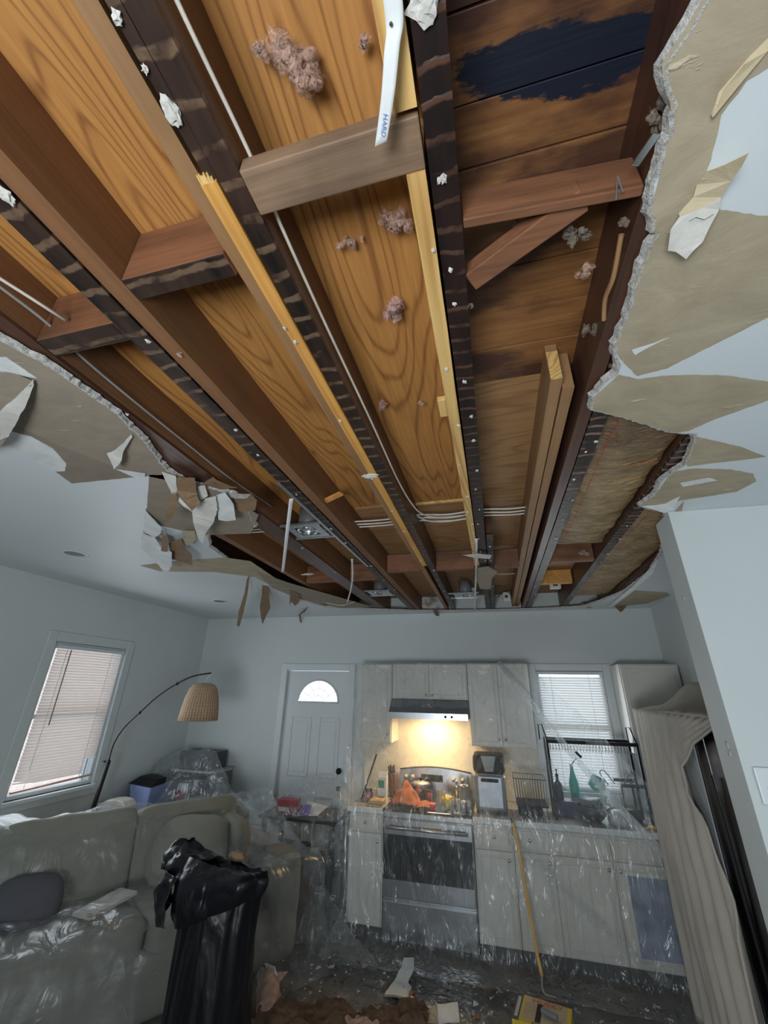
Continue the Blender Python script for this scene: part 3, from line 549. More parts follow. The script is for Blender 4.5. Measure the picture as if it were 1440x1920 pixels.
labs = ['hidden sheathing plank nearest the camera', 'sheathing plank second nearest the camera', 'sheathing plank third nearest the camera', 'sheathing plank above the picture edge', 'brown sheathing plank at the top picture edge', 'brown sheathing plank just before the blue-black stain', 'sheathing plank covered by the blue-black stain', 'brown sheathing plank with the lower fringe of the black stain', 'dark sheathing plank above the scorched block', 'sheathing plank behind the diagonal brace', 'sheathing plank beyond the diagonal brace', 'split sheathing plank with dark streaks', 'last sheathing plank before the plywood panel']
for i in range(len(ys)-1):
    m = MB().box(-.018, .74, ys[i]+.0015, ys[i+1]-.0015, ZT+(i % 2)*.002, ZT+.02); tag(obj('sheathing_plank', m, M['sheath'], bevel=.0015), labs[i], 'plank', 'old sheathing planks right of the central joist')
tag(obj('furring_strip', B(-.384, -.09, 2.212, 2.225, 2.915, 2.93), M['pine']), 'thin pale strip at the plywood joint behind the cables', 'wood strip')
# ------------------------------------------------------------ cables
def cable(label, pts, r=.005, mat='cable', n=6, grp=None, name='cable'):
    return tag(obj(name, MB().tube(cat_(pts, 6), r, n), M[mat]), label, 'cable', grp)
cable('long white cable running along the dark scarred joist', [(-.372, -.3, 2.80), (-.374, .12, 2.80), (-.370, .34, 2.80), (-.374, .47, 2.802), (-.376, .76, 2.80), (-.374, 1.2, 2.80), (-.376, 1.67, 2.80), (-.36, 1.95, 2.80), (-.33, 2.12, 2.81), (-.25, 2.26, 2.84), (-.1, 2.285, 2.85)], .0042)
for i in range(7):
    y = 2.262+i*.016; z = 2.868+.006*(i % 3); k = random.uniform(-.012, .012)
    cable('white cable crossing the joists in the cable bundle', [(-1.57, y-.03, z), (-1.2, y-.02+k, z), (-.9, y-.01, z-.01), (-.6, y+k, z-.012), (-.42, y, z+.004), (-.2, y-k*1.5, z-.014), (0, y, z+.002), (.18, y+k, z-.008), (.35, y-k, z)], .0048, grp='white cables crossing the joists')
cable('white cable looping out of the bundle left of the central joist', [(-.375, 2.2, 2.84), (-.33, 2.31, 2.845), (-.22, 2.36, 2.85), (-.1, 2.34, 2.85), (-.04, 2.35, 2.86)], .0045)
cable('grey cable running along the far left joist', [(-1.165, .2, 2.80), (-1.15, .42, 2.80), (-1.14, .56, 2.80), (-1.16, .68, 2.80), (-1.168, .9, 2.80), (-1.168, 1.2, 2.80), (-1.165, 1.5, 2.80), (-1.165, 1.9, 2.83)], .0045, 'cablegrey')
tag(obj('cable', MB().tube([P(-30, 500, Z=2.79), P(0, 522, Z=2.79), P(60, 560, Z=2.79), P(122, 600, Z=2.79)], .0045, 6), M['cable']), 'short white cable ending at the dark reddish block', 'cable')
cable('thin cable sagging near the hanging strip', [P(612, 1130, Z=2.72), P(640, 1135, Z=2.70), P(665, 1128, Z=2.72)], .004)
cable('thin cable between the far joists right of center', [(.06, 3.75, 2.87), (.2, 3.75, 2.865), (.25, 3.76, 2.87)], .004)
cable('dark cable curling from the small white box', [(.27, 4.45, 2.8), (.2, 4.47, 2.86), (.14, 4.45, 2.85), (.1, 4.42, 2.8)], .004, 'black')
# ------------------------------------------------------------ hanging strips
def ribbon(name, label, pts, wvec, mat, cat='strip', th=.0015):
    pts = cat_(pts, 5); wv = Vector(wvec); m = MB().grid(lambda u, v: pts[min(int(round(v*(len(pts)-1))), len(pts)-1)]+wv*(u-.5), 1, len(pts)-1)
    return tag(obj(name, m, M[mat], solid=th), label, cat)
q0, q1, q2 = P(735, -20, Z=2.735), P(735, 90, Z=2.725), P(714, 270, Z=2.70)
wr = thing('edge_strip', 'long white strip with blue print hanging beside the pale pine strip at the top', 'strip', q2)
pts = cat_([q0, P(740, 50, Z=2.73), q1, P(727, 180, Z=2.715), q2], 4); wv = Vector((.0145, 0, 0))
def wid(k): return .021+.006*k
m = MB().grid(lambda u, v: pts[int(round(v*(len(pts)-1)))]+Vector((1, -.1, 0))*((u-.5)*wid(1-v)), 4, len(pts)-1); obj('strip_body', m, M['whitepaper'], wr, world=True, solid=.001)
m = MB().blob(P(733, 45, Z=2.727), .0026, .0026, .001, .1, 2, 2); obj('nail_head', m, M['darkgrey'], wr, world=True)
def text(body, size, mat, parent, mtx, name='lettering', label=None, ext=.0003):
    c = bpy.data.curves.new(name, 'FONT'); c.body = body; c.size = size; c.extrude = ext; c.align_x = 'CENTER'; c.align_y = 'CENTER'; c.materials.append(M[mat])
    o = bpy.data.objects.new(name, c); C.objects.link(o); o.parent = parent; o.matrix_basis = chain(parent).inverted() @ mtx if parent else mtx
    me = bpy.data.meshes.new_from_object(o); me.name = name; mm = o.matrix_basis.copy(); bpy.data.objects.remove(o); bpy.data.curves.remove(c)
    o = bpy.data.objects.new(name, me); C.objects.link(o); o.parent = parent; o.matrix_basis = mm
    if label: o['label'] = label
    return o
def basis(xa, ya, org):
    xa = Vector(xa).normalized(); ya = Vector(ya); ya = (ya-xa*ya.dot(xa)).normalized(); za = xa.cross(ya)
    return Matrix(((xa.x, ya.x, za.x, org[0]), (xa.y, ya.y, za.y, org[1]), (xa.z, ya.z, za.z, org[2]), (0, 0, 0, 1)))
a_, b_ = P(722, 215, Z=2.7085), P(717, 255, Z=2.7)
text('HARD.', .010, 'blue_ink', wr, basis(b_-a_, (rt.x, rt.y, 0), (a_+b_)/2-Vector((0, 0, .002))), label='faint blue print')
def hang(label, pts, w_, mat='white', name='hanging_strip'):
    return ribbon(name, label, pts, (w_, 0, 0), mat)
hang('white metal strip dangling in front of the recessed can housing', [P(546, 935, Z=2.745), P(540, 985, Z=2.70), P(535, 1030, Z=2.66), P(530, 1073, Z=2.62)], .022)
hang('short white strip dangling with a curve over the dark corner', [P(660, 1048, Z=2.745), P(661, 1080, Z=2.70), P(658, 1105, Z=2.66), P(651, 1130, Z=2.62)], .014)
hang('thin white strip hanging in front of the central joist at the back', [P(893, 1010, Z=2.742), P(893, 1070, Z=2.74), P(891, 1110, Z=2.74), P(890, 1146, Z=2.735)], .016)
m = MB().bar(P(522, 905, Z=2.742), P(690, 1062, Z=2.742), .012, .006); m.bar(P(522, 905, Z=2.748), P(690, 1062, Z=2.748), .022, .002)
cb = tag(obj('corner_bead', m, M['galv']), 'long metal corner bead hanging under the lath-marked joist', 'metal strip')
# ------------------------------------------------------------ recessed housings and boxes
def can(label, x, y, x0, x1):
    t = thing('recessed_housing', label, 'light housing', (x, y, 2.752))
    m = MB(); m.lathe([(.055, 2.758), (.062, 2.758), (.062, 2.90), (.001, 2.90)], (x, y, 0), 24, False); obj('can', m, M['midgrey'], t, world=True)
    m = MB(); m.lathe([(.048, 2.760), (.05, 2.753), (.062, 2.753), (.062, 2.760)], (x, y, 0), 28, False); obj('ring', m, M['chrome'], t, world=True)
    m = MB(); m.lathe([(.001, 2.80), (.03, 2.80), (.045, 2.765)], (x, y, 0), 24, False); obj('socket', m, M['galv'], t, world=True)
    m = MB()
    for s_ in (-1, 1): m.box(x-.11, x+.11, y+s_*.085-.022 if s_ > 0 else y-.1, y+.1 if s_ > 0 else y-.063, 2.756, 2.7585)
    for s_ in (-1, 1): m.box(x+s_*.085-.022, x+s_*.085+.022, y-.1, y+.1, 2.7565, 2.759)
    obj('mounting_plate', m, M['galv'], t, world=True)
    for s_ in (-1, 1): obj('hanger_bar', B(x0, x1, y+s_*.11-.006, y+s_*.11+.006, 2.752, 2.764), M['galv'], t, world=True)
    m = MB().box(x+.03, x+.11, y+.02, y+.09, 2.762, 2.84); obj('junction_box', m, M['galv'], t, world=True, bevel=.003)
    return t
can('recessed light housing with shiny plate behind the white dangling strip', -1.04, 2.12, -1.17, -.91)
can('recessed light housing deep in the left bay by the back wall', -1.04, 3.85, -1.17, -.91)
can('recessed light housing with grey box left of the central joist at the back', -.22, 4.1, -.38, -.09)
t = thing('junction_box', 'grey metal junction box near the back wall', 'electrical box', (-.25, 4.28, 2.78)); obj('box_body', B(-.29, -.2, 4.25, 4.33, 2.775, 2.86), M['lightgrey'], t, world=True, bevel=.004); obj('box_cover', B(-.292, -.198, 4.245, 4.25, 2.772, 2.863), M['galv'], t, world=True)
t = thing('junction_box', 'white junction box between the right joists', 'electrical box', (.63, 4.14, 2.8)); obj('box_body', B(.58, .68, 4.1, 4.16, 2.80, 2.88), M['white'], t, world=True, bevel=.004); obj('clamp', B(.61, .65, 4.09, 4.1, 2.82, 2.85), M['darkgrey'], t, world=True)
t = thing('junction_box', 'small white box with a curling black cable by the back wall', 'electrical box', (.19, 4.5, 2.78)); obj('box_body', B(.15, .23, 4.48, 4.55, 2.775, 2.87), M['white'], t, world=True, bevel=.01); obj('box_plug', B(.17, .2, 4.47, 4.48, 2.80, 2.83), M['darkgrey'], t, world=True)
for lab, x, y in (('flush round ceiling downlight nearer the left window', -2.85, 2.13), ('flush round ceiling downlight near the back left corner', -2.83, 3.82)):
    t = thing('downlight', lab, 'ceiling light', (x, y, ZC-.004)); m = MB(); m.lathe([(.062, ZC-.001), (.064, ZC-.005), (.088, ZC-.004), (.09, ZC-.0005)], (x, y, 0), 32, False); obj('trim_ring', m, M['trim'], t, world=True)
    m = MB(); m.lathe([(.001, ZC-.0035), (.04, ZC-.003), (.064, ZC-.002)], (x, y, 0), 28, False); obj('reflector', m, M['midgrey'], t, world=True)
# ------------------------------------------------------------ insulation batts
def batt(label, x0, x1, y0, y1, sag=.035, seed=0, x0b=None, x1b=None):
    t = thing('insulation_batt', label, 'insulation', ((x0+x1)/2, (y0+y1)/2, 2.75))
    def f(u, v):
        y = y0+(y1-y0)*v; a = x0+(x0b-x0 if x0b else 0)*v; b = x1+((x1b-x1) if x1b else 0)*v; x = a+(b-a)*u
        nz = noise.fractal(Vector((x*3+seed, y*7, seed)), 1, 2, 4); end = min(1, min(v, 1-v)*14)
        return Vector((x+.006*noise.noise(Vector((y*9, seed, u))), y+.012*noise.noise(Vector((x*12, seed, v*3))), 2.80-sag*math.sin(PI*u)**.6*end+.010*nz-.004*(1-abs(noise.noise(Vector((x*2, y*13, seed))))*3)))
    obj('kraft_facing', MB().grid(f, 40, 150), M['batt'], t, world=True, solid=.001)
    m = MB().grid(lambda u, v: f(u, v)+Vector((0, 0, .004)) if False else Vector((f(u, v).x, f(u, v).y, 2.86+.02*noise.noise(Vector((u*5, v*20, 1))))), 10, 60); obj('fibre_fill', m, M['pinkdull'], t, world=True)
    for s_ in (.16,):
        pts = [f(s_, v/60)-Vector((0, 0, .0015)) for v in range(2, 59)]
        for g in range(0, len(pts)-1, 14):
            m = MB()
            for i in range(g, min(g+13, len(pts)-1)): m.bar(pts[i], pts[i+1]+(pts[i+1]-pts[i])*.15, .0028, .0008)
            obj('red_line', m, M['red_ink'], t, world=True)
    for v, u in ((.86, .42), (.30, .62)):
        m = MB()
        for k in range(6):
            c = f(u+k*.055, v)-Vector((0, 0, .002)); m.box(c.x-.006, c.x+.006, c.y-.008, c.y+.008 if k % 2 else c.y+.004, c.z-.0006, c.z)
        obj('red_print', m, M['rust_ink'], t, world=True, label='small faded red print')
    return t
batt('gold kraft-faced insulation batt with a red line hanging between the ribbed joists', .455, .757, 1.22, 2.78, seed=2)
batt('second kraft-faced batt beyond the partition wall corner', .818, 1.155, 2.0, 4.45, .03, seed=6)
# ------------------------------------------------------------ fluff
def fibrem(name, c):
    k = N(name); f = k.noise(k.pos((1, 1, 1)), 42, 5, .75, 2.5); k.l(k.ramp(k.noise(k.pos((1, 1, 1)), 25, 3), [(.3, tuple(a*.6 for a in c)), (.7, c)]), k.b.inputs['Base Color']); k.b.inputs['Roughness'].default_value = 1
    k.l(k.ramp(f, [(.42, (.0, .0, .0)), (.68, (.75, .75, .75))]), k.b.inputs['Alpha']); k.b.inputs['Specular IOR Level'].default_value = .1; return k.m
M['fibre_pink'] = fibrem('pink_wool', (.90, .58, .54)); M['fibre_pinkdull'] = fibrem('dusty_wool', (.80, .54, .43)); M['fibre_greyfibre'] = fibrem('grey_wool', (.40, .33, .26))
def fluff(name, label, c, r, mat='pink', n=150, elong=(1, 1, 1), seed=0, cat='insulation fluff'):
    rnd = random.Random(seed); m = MB(); c = Vector(c); lim = 2.926 if c.z > 2 else 9; nb = 4 if r < .03 else 8
    path = [c+Vector((rnd.gauss(0, .28)*r*elong[0], rnd.gauss(0, .28)*r*elong[1], rnd.gauss(0, .2)*r*elong[2])) for _ in range(nb)]
    for i, q in enumerate(path):
        s_ = r*rnd.uniform(.22, .42)
        for sh_ in (1, .72, .45): m.blob(q, s_*sh_*rnd.uniform(.7, 1.4), s_*sh_*rnd.uniform(.7, 1.4), s_*sh_*rnd.uniform(.6, 1.1), .62, 1.3, 3, seed*3+i+sh_)
    for i in range(n//5):
        p_ = rnd.choice(path).copy(); d = Vector((rnd.gauss(0, 1)*elong[0], rnd.gauss(0, 1)*elong[1], rnd.gauss(0, .8)*elong[2])).normalized(); pts = [p_]
        for k in range(7):
            d = (d+Vector((rnd.gauss(0, .5), rnd.gauss(0, .5), rnd.gauss(0, .5)))).normalized(); p_ = p_+d*r*.13; pts.append(p_)
        w_ = rnd.uniform(.008, .03)*r; sd = Vector((rnd.gauss(0, 1), rnd.gauss(0, 1), rnd.gauss(0, 1))).normalized(); vs = []
        for k, q in enumerate(pts): vs += [q-sd*w_*(1-k/8), q+sd*w_*(1-k/8)]
        m.add(vs, [(2*k, 2*k+1, 2*k+3, 2*k+2) for k in range(7)])
    for v in m.v: v.z = min(v.z, lim)
    return tag(obj(name, m, M['fibre_'+mat], sm=True), label, cat)
fluff('insulation_tuft', 'largest pink fluff tuft, hanging from the wide orange plywood at the top', P(560, 125, Z=2.885), .055, 'pinkdull', 260, (1.2, 1.1, .8), 1)
fluff('insulation_tuft', 'curl of pink fibre dangling below the largest tuft', P(495, 95, Z=2.895), .028, 'pinkdull', 120, (1.5, .8, .6), 2)
fluff('insulation_tuft', 'small fibre tuft left of the hanging white strip', P(678, 75, Z=2.905), .02, 'pinkdull', 80, (.8, 1, .8), 3)
fluff('insulation_tuft', 'draping pink-brown tuft beside the pale pine strip', P(735, 415, Z=2.89), .045, 'pinkdull', 260, (1.3, 1.1, .8), 4)
fluff('insulation_tuft', 'thin wisp trailing left of the draping tuft', P(665, 452, Z=2.91), .03, 'pinkdull', 50, (2, .7, .5), 5)
fluff('insulation_tuft', 'bright pink cottony tuft in the middle of the plywood panel', P(740, 583, Z=2.89), .052, 'pink', 220, (1, 1, .7), 6)
fluff('insulation_tuft', 'slim hanging pink wisp on the lower plywood panel', P(718, 760, Z=2.90), .035, 'pink', 60, (.5, 1.4, .7), 7)
fluff('insulation_tuft', 'tiny pink wisp right of the slim one', P(790, 757, Z=2.90), .02, 'pink', 40, (.8, .8, .6), 8)
fluff('insulation_tuft', 'dusty fibre tuft on the dark joist under the weathered block', P(520, 420, Z=2.87), .022, 'pinkdull', 80, (.8, 1.2, .8), 9)
fluff('insulation_tuft', 'brown fibre tuft at the corner of the lath-marked joist', P(338, 664, Z=2.745), .014, 'pinkdull', 60, (1, 1, .8), 10)
fluff('insulation_tuft', 'grey fibre clump behind the torn right edge', P(1245, 205, Z=2.77), .030, 'greyfibre', 160, (1, 1.2, .6), 11)
fluff('insulation_tuft', 'grey fibre wad on the right joist under the scorched block', P(1080, 435, Z=2.80), .035, 'greyfibre', 160, (1.3, .9, .6), 12)
fluff('insulation_tuft', 'small tan fibre knot at the end of the scorched block', P(1175, 415, Z=2.75), .015, 'greyfibre', 80, (1, 1, .8), 13)
fluff('insulation_tuft', 'pale fibre knot above the diagonal brace', P(975, 422, Z=2.82), .02, 'greyfibre', 80, (1.2, .8, .8), 14)
fluff('insulation_tuft', 'pinkish wisp right of the diagonal brace', P(1097, 515, Z=2.85), .028, 'pinkdull', 60, (.6, 1.3, .7), 15)
fluff('insulation_tuft', 'torn grey shreds by the clean tan boards', P(1120, 618, Z=2.80), .03, 'greyfibre', 60, (1.4, .8, .6), 16)
fluff('insulation_tuft', 'small fibre ball on the right side of the central joist', P(884, 573, Z=2.752), .012, 'greyfibre', 60, (1, 1, .8), 17)
fluff('insulation_tuft', 'white and pink shreds at the far end of the first batt', P(1097, 1038, Z=2.80), .05, 'pinkdull', 90, (1.2, .8, .8), 18)
fluff('insulation_tuft', 'shredded brown fibres above the back wall left of center', P(800, 1132, Z=2.75), .08, 'pinkdull', 90, (1.6, .8, .6), 19)
fluff('insulation_tuft', 'pink dust on the far left joist', P(190, 742, Z=2.76), .02, 'pinkdull', 60, (1.4, 1, .5), 20)
fluff('insulation_tuft', 'fibre remnants at the far right corner of the opening', P(1100, 1135, Z=2.75), .08, 'pinkdull', 80, (1.6, .8, .5), 21)
mt = MB().bar(P(1190, 310, Z=2.742), P(1232, 250, Z=2.735), .014, .002); tag(obj('metal_clip', mt, M['chrome'], bevel=.0005), 'bent shiny metal clip on the right joist above the scorched block', 'metal clip')
mt = MB().bar(P(1157, 340, Z=2.75), P(1155, 375, Z=2.742), .003, .002); mt.bar(P(1158, 330, Z=2.75), P(1168, 360, Z=2.742), .003, .002); tag(obj('metal_clip', mt, M['galv']), 'thin wire hanger at the end of the scorched block', 'metal clip')
sp_ = MB().tube(cat_([P(1165, 440, Z=2.76), P(1150, 520, Z=2.75), P(1135, 560, Z=2.76), P(1132, 600, Z=2.75)], 4), [.006]*13, 5); tag(obj('wood_splinter', sp_, M['tanboard'], sm=False), 'long split sliver hanging from the right joist', 'splinter')
# ------------------------------------------------------------ dangling paper flaps
def flap(label, pts, mat, name='paper_flap', th=.0012, cat='torn paper', amp=.0015, sm=False):
    v = [P(x, y, Z=ZC-d) for x, y, d in pts]; v = rough(v, .02, amp); m = MB(); cen_ = sum(v, Vector())/len(v)
    bm = bmesh.new(); vv = [bm.verts.new(p_) for p_ in v]; f_ = bm.faces.new(vv); bmesh.ops.triangulate(bm, faces=[f_], ngon_method='BEAUTY'); bm.verts.index_update()
    m.add([p_.co.copy() for p_ in bm.verts], [tuple(a.index for a in g.verts) for g in bm.faces]); bm.free()
    return tag(obj(name, m, M[mat], solid=th, sm=sm), label, cat)
flap('cream torn paper strip peeling from the right ceiling', [(1407, 284, .05), (1360, 308, .035), (1325, 320, .02), (1306, 348, .01), (1300, 370, .012), (1272, 400, .02), (1275, 412, .022), (1300, 415, .02), (1340, 400, .02), (1352, 370, .02), (1372, 340, .03)], 'cream')
flap('white ragged end of the peeling strip on the right ceiling', [(1272, 408, .0225), (1258, 430, .03), (1254, 468, .036), (1268, 472, .038), (1286, 485, .042), (1300, 470, .04), (1318, 455, .036), (1330, 425, .03), (1346, 395, .022), (1352, 372, .021), (1320, 388, .021)], 'whiteboard')
mk = MB().tube([P(1292, 415, Z=ZC-.037), P(1305, 408, Z=ZC-.037), P(1320, 412, Z=ZC-.036), P(1338, 402, Z=ZC-.034)], .0006, 4); tag(obj('crack', mk, M['black']), 'thin black crack line on the ragged white strip end', 'crack')
flap('cream paper curl at the top right corner', [(1480, 50, .0), (1440, 95, .006), (1395, 120, .012), (1360, 165, .012), (1335, 222, .014), (1332, 215, .008), (1345, 175, .004), (1400, 110, .002), (1470, 40, .001)], 'cream')
flap('folded kraft paper flap at the left picture edge', [(-60, 700, .03), (0, 698, .02), (40, 706, .014), (62, 714, .01), (45, 760, .03), (18, 815, .05), (0, 838, .055), (-60, 850, .06)], 'kraftL')
flap('pale folded edge of the flap at the left picture edge', [(62, 711, .0095), (64, 722, .012), (46, 765, .034), (16, 818, .053), (0, 825, .058), (0, 770, .046), (30, 745, .028)], 'whiteboard')
flap('small white plaster shard hanging from the left torn edge', [(246, 814, .006), (232, 830, .015), (215, 845, .02), (200, 850, .018), (207, 862, .03), (214, 880, .04), (226, 868, .034), (232, 845, .02), (248, 818, .008)], 'whiteboard')
flap('long white paper shred lying below the kraft patch at left', [(218, 880, .004), (245, 884, .004), (272, 888, .006), (272, 895, .008), (250, 894, .006)], 'whitepaper')
flap('large brown paper flap in the cluster at left', [(330, 895, .01), (365, 896, .01), (370, 930, .04), (375, 942, .06), (360, 958, .09), (350, 945, .075), (332, 925, .04)], 'kraftD')
flap('white gypsum-backed shard left in the hanging cluster', [(303, 884, .004), (330, 893, .012), (333, 928, .042), (358, 955, .082), (360, 960, .085), (345, 950, .076), (325, 930, .045), (312, 905, .02)], 'whiteboard')
flap('narrow brown leaf-shaped flap left of the hanging cluster', [(324, 922, .05), (332, 932, .06), (330, 958, .09), (320, 974, .11), (309, 979, .115), (313, 955, .09)], 'kraftD')
flap('broken pale board shard pointing down in the cluster', [(360, 955, .03), (385, 935, .03), (405, 930, .03), (408, 955, .05), (400, 980, .07), (385, 1000, .09), (380, 1020, .115), (372, 1010, .10), (362, 980, .07)], 'whiteboard')
flap('pale board piece with grey stripe right in the cluster', [(405, 928, .02), (422, 924, .02), (438, 945, .035), (442, 975, .06), (425, 977, .06), (410, 975, .055)], 'whitepaper')
flap('curved white board shard atop the cluster', [(370, 912, .01), (384, 910, .01), (390, 930, .02), (377, 938, .03), (372, 928, .02)], 'whiteboard')
flap('ragged brown paper at the right of the cluster', [(440, 930, .005), (470, 925, .004), (482, 938, .01), (478, 957, .02), (455, 960, .025), (440, 955, .02)], 'kraftD')
flap('white plaster bar at the right of the cluster', [(422, 925, .006), (470, 927, .006), (462, 935, .01), (435, 934, .01)], 'gyp')
flap('brown flap top of the cluster', [(378, 908, .0), (400, 894, .0), (415, 910, .002), (445, 914, .002), (415, 918, .006), (400, 905, .006)], 'kraftD')
flap('white bent flap curling under the cluster', [(272, 955, .004), (280, 965, .012), (303, 990, .03), (302, 1000, .04), (290, 1008, .045), (272, 998, .03), (270, 975, .015)], 'whitepaper')
flap('grey-white paper tongue hanging lowest under the cluster', [(266, 1000, .01), (290, 1008, .03), (305, 1030, .06), (322, 1035, .07), (322, 1060, .10), (312, 1078, .12), (305, 1070, .11), (298, 1060, .09), (264, 1028, .04)], 'whitepaper')
flap('brown curled scrap beside the lowest paper tongue', [(304, 1000, .02), (316, 1010, .04), (314, 1035, .07), (302, 1033, .065), (303, 1015, .04)], 'kraftD')
flap('wide brown scrap right of the lowest paper tongue', [(316, 1018, .03), (340, 1010, .03), (345, 1025, .04), (360, 1040, .06), (361, 1060, .085), (350, 1050, .07), (338, 1047, .065), (322, 1048, .065)], 'kraftD')
flap('pale torn tip dropping from the cluster center', [(342, 995, .02), (365, 995, .02), (368, 1012, .04), (350, 1024, .05), (344, 1012, .035)], 'kraft')
flap('long dark twisted paper strip hanging at the left end of the opening', [(468, 1078, .004), (463, 1085, .02), (459, 1110, .08), (448, 1145, .14), (444, 1172, .19), (449, 1175, .2), (456, 1150, .15), (464, 1115, .09)], 'kraftD')
flap('brown arrow-shaped paper flap hanging at the left end of the opening', [(492, 1097, .0), (504, 1099, .0), (505, 1120, .05), (507, 1140, .09), (499, 1155, .125), (492, 1171, .16), (489, 1155, .125), (487, 1137, .09), (491, 1115, .04)], 'kraftD')
flap('small brown flap beside the arrow-shaped one', [(544, 1105, .0), (562, 1115, .01), (560, 1130, .03), (553, 1136, .04), (546, 1128, .03), (543, 1137, .04)], 'kraftD')
flap('tiny paper shred with a thread near the back wall', [(578, 1137, .0), (560, 1152, .04), (562, 1165, .07), (566, 1170, .08), (564, 1152, .045), (572, 1147, .02)], 'kraftD')
flap('tan cardboard flap hanging beside the thin white strip', [(896, 1065, .0), (915, 1062, .0), (933, 1072, .02), (922, 1085, .04), (920, 1105, .07), (900, 1104, .07), (895, 1090, .04)], 'kraftL')
flap('tattered pale scrap across the pale strip near the back', [(868, 1041, .0), (895, 1038, .004), (922, 1041, .0), (918, 1048, .006), (890, 1046, .01)], 'whiteboard')
flap('brown flap hanging over the back wall right of center', [(1062, 1147, .0), (1045, 1149, .01), (1010, 1152, .02), (992, 1160, .04), (1005, 1160, .04), (1030, 1156, .03), (1055, 1151, .012)], 'kraftD')
flap('brown pointed flap under the far right torn paper', [(1152, 1136, .0), (1176, 1134, .0), (1168, 1145, .03), (1163, 1148, .035)], 'kraftD')
flap('white curled flap at the partition corner', [(1200, 948, .0), (1245, 945, .0), (1275, 930, .004), (1262, 958, .02), (1245, 962, .02), (1225, 955, .01)], 'whitepaper')
flap('white torn flap at the far right edge of the opening', [(1235, 1045, .0), (1225, 1075, .01), (1190, 1105, .02), (1150, 1135, .03), (1140, 1138, .03), (1185, 1100, .01), (1215, 1070, .0)], 'whitepaper')
flap('dangling brown twig of paper over the back wall', [(818, 1140, .0), (824, 1155, .03), (826, 1172, .06), (820, 1160, .04), (812, 1145, .01)], 'kraftD')
# ------------------------------------------------------------ kitchen cabinets
def door(par, x0, x1, z0, z1, y, knob=None, arch=False, name='door', th=.018):
    m = MB().box(x0, x1, y-th, y, z0, z1); d = obj(name, m, M['cab'], par, world=True, bevel=.003)
    e = .045 if (x1-x0) > .2 and (z1-z0) > .2 else .022; m = MB(); a, b, c, dd = x0+e, x1-e, z0+e, z1-e
    if arch: top = [(b-(b-a)*k/10, y-th, dd-.05+.045*math.sin(PI*k/10)**.7) for k in range(11)]
    else: top = [(b, y-th, dd), (a, y-th, dd)]
    m.prism([(a, y-th-.0005, c), (b, y-th-.0005, c)]+[(p_[0], y-th-.0005, p_[2]) for p_ in top], (0, -.008, 0)); obj('raised_panel', m, M['cab'], d, world=True, bevel=.006)
    m = MB(); loop = [(a-.012, c-.012), (b+.012, c-.012), (b+.012, dd+.012), (a-.012, dd+.012)]
    for i_ in range(4): p_, q_ = loop[i_], loop[(i_+1) % 4]; m.bar((p_[0], y-th-.001, p_[1]), (q_[0], y-th-.001, q_[1]), .006, .006)
    obj('bead', m, M['cab'], d, world=True, bevel=.002)
    if knob:
        m = MB(); m.lathe([(.001, .022), (.011, .02), (.013, .014), (.006, .006), (.006, 0)]); m.v = [Vector((knob[0]+v.x, y-th-v.z, knob[1]+v.y)) for v in m.v]; obj('knob', m, M['chrome'], d, world=True)
    return d
def cabinet(label, x0, x1, z0, z1, yf, yb, doors, name='kitchen_cabinet'):
    t = thing(name, label, 'cabinet', ((x0+x1)/2, (yf+yb)/2, z0)); obj('body', B(x0, x1, yf, yb, z0, z1), M['cab'], t, world=True, bevel=.002)
    for d_ in doors: door(t, *d_[:4], yf, *d_[4:])
    return t
UF = 4.57
cabinet('tall narrow white wall cabinet left of the range hood', -1.44, -1.075, 1.39, 2.14, UF, 4.9, [(-1.43, -1.085, 1.40, 2.13, (-1.11, 1.47), True)])
cabinet('short two-door white cabinet above the range hood', -1.070, -.285, 1.80, 2.145, UF, 4.9, [(-1.06, -.68, 1.81, 2.135, (-.71, 1.84), True), (-.675, -.295, 1.81, 2.135, (-.645, 1.84), True)])
cabinet('two-door white wall cabinet right of the range hood', -.280, .32, 1.40, 2.15, UF, 4.9, [(-.27, .017, 1.41, 2.14, (-.01, 1.47), True), (.022, .31, 1.41, 2.14, (.05, 1.47), True)])
cabinet('white wall cabinet in the right corner beside the window', 1.15, 1.655, 1.40, 2.15, UF, 4.9, [(1.16, 1.645, 1.41, 2.14, None, True)])
BF = 4.27
def base(label, x0, x1, dr, ds):
    t = thing('base_cabinet', label, 'cabinet', ((x0+x1)/2, 4.55, 0)); obj('body', B(x0, x1-(.01 if x1 > 1.6 else 0), BF, 4.885, .10, .872), M['cab'], t, world=True); obj('toe_kick', B(x0+.001, x1-.001, BF+.06, 4.88, 0, .10), M['darkgrey'], t, world=True)
    for d_ in dr: door(t, *d_[:4], BF, d_[4], False, 'drawer')
    for d_ in ds: door(t, *d_[:4], BF, *d_[4:])
    return t
base('narrow white base cabinet left of the stove', -1.385, -1.075, [(-1.375, -1.085, .73, .865, (-1.235, .80))], [(-1.375, -1.085, .11, .72, (-1.115, .67))])
base('white base cabinet right of the stove with one drawer', -.285, .028, [(-.275, .018, .70, .865, (-.12, .785))], [(-.275, .018, .11, .69, (-.015, .64))])
base('white two-door base cabinet behind the yellow stick', .032, .760, [(.042, .75, .71, .865, (.16, .785))], [(.042, .325, .11, .70, (.295, .65)), (.335, .75, .11, .70, (.72, .65))])
b3 = base('white base cabinet with frosted blue panel next to the drop cloth', .764, 1.655, [(.774, 1.21, .71, .865, None)], [(.774, 1.21, .11, .70, (.80, .65)), (1.22, 1.645, .11, .70, None)])
obj('frosted_panel', B(.84, 1.15, BF-.027, BF-.0235, .17, .63), M['frostpanel'], b3, world=True)
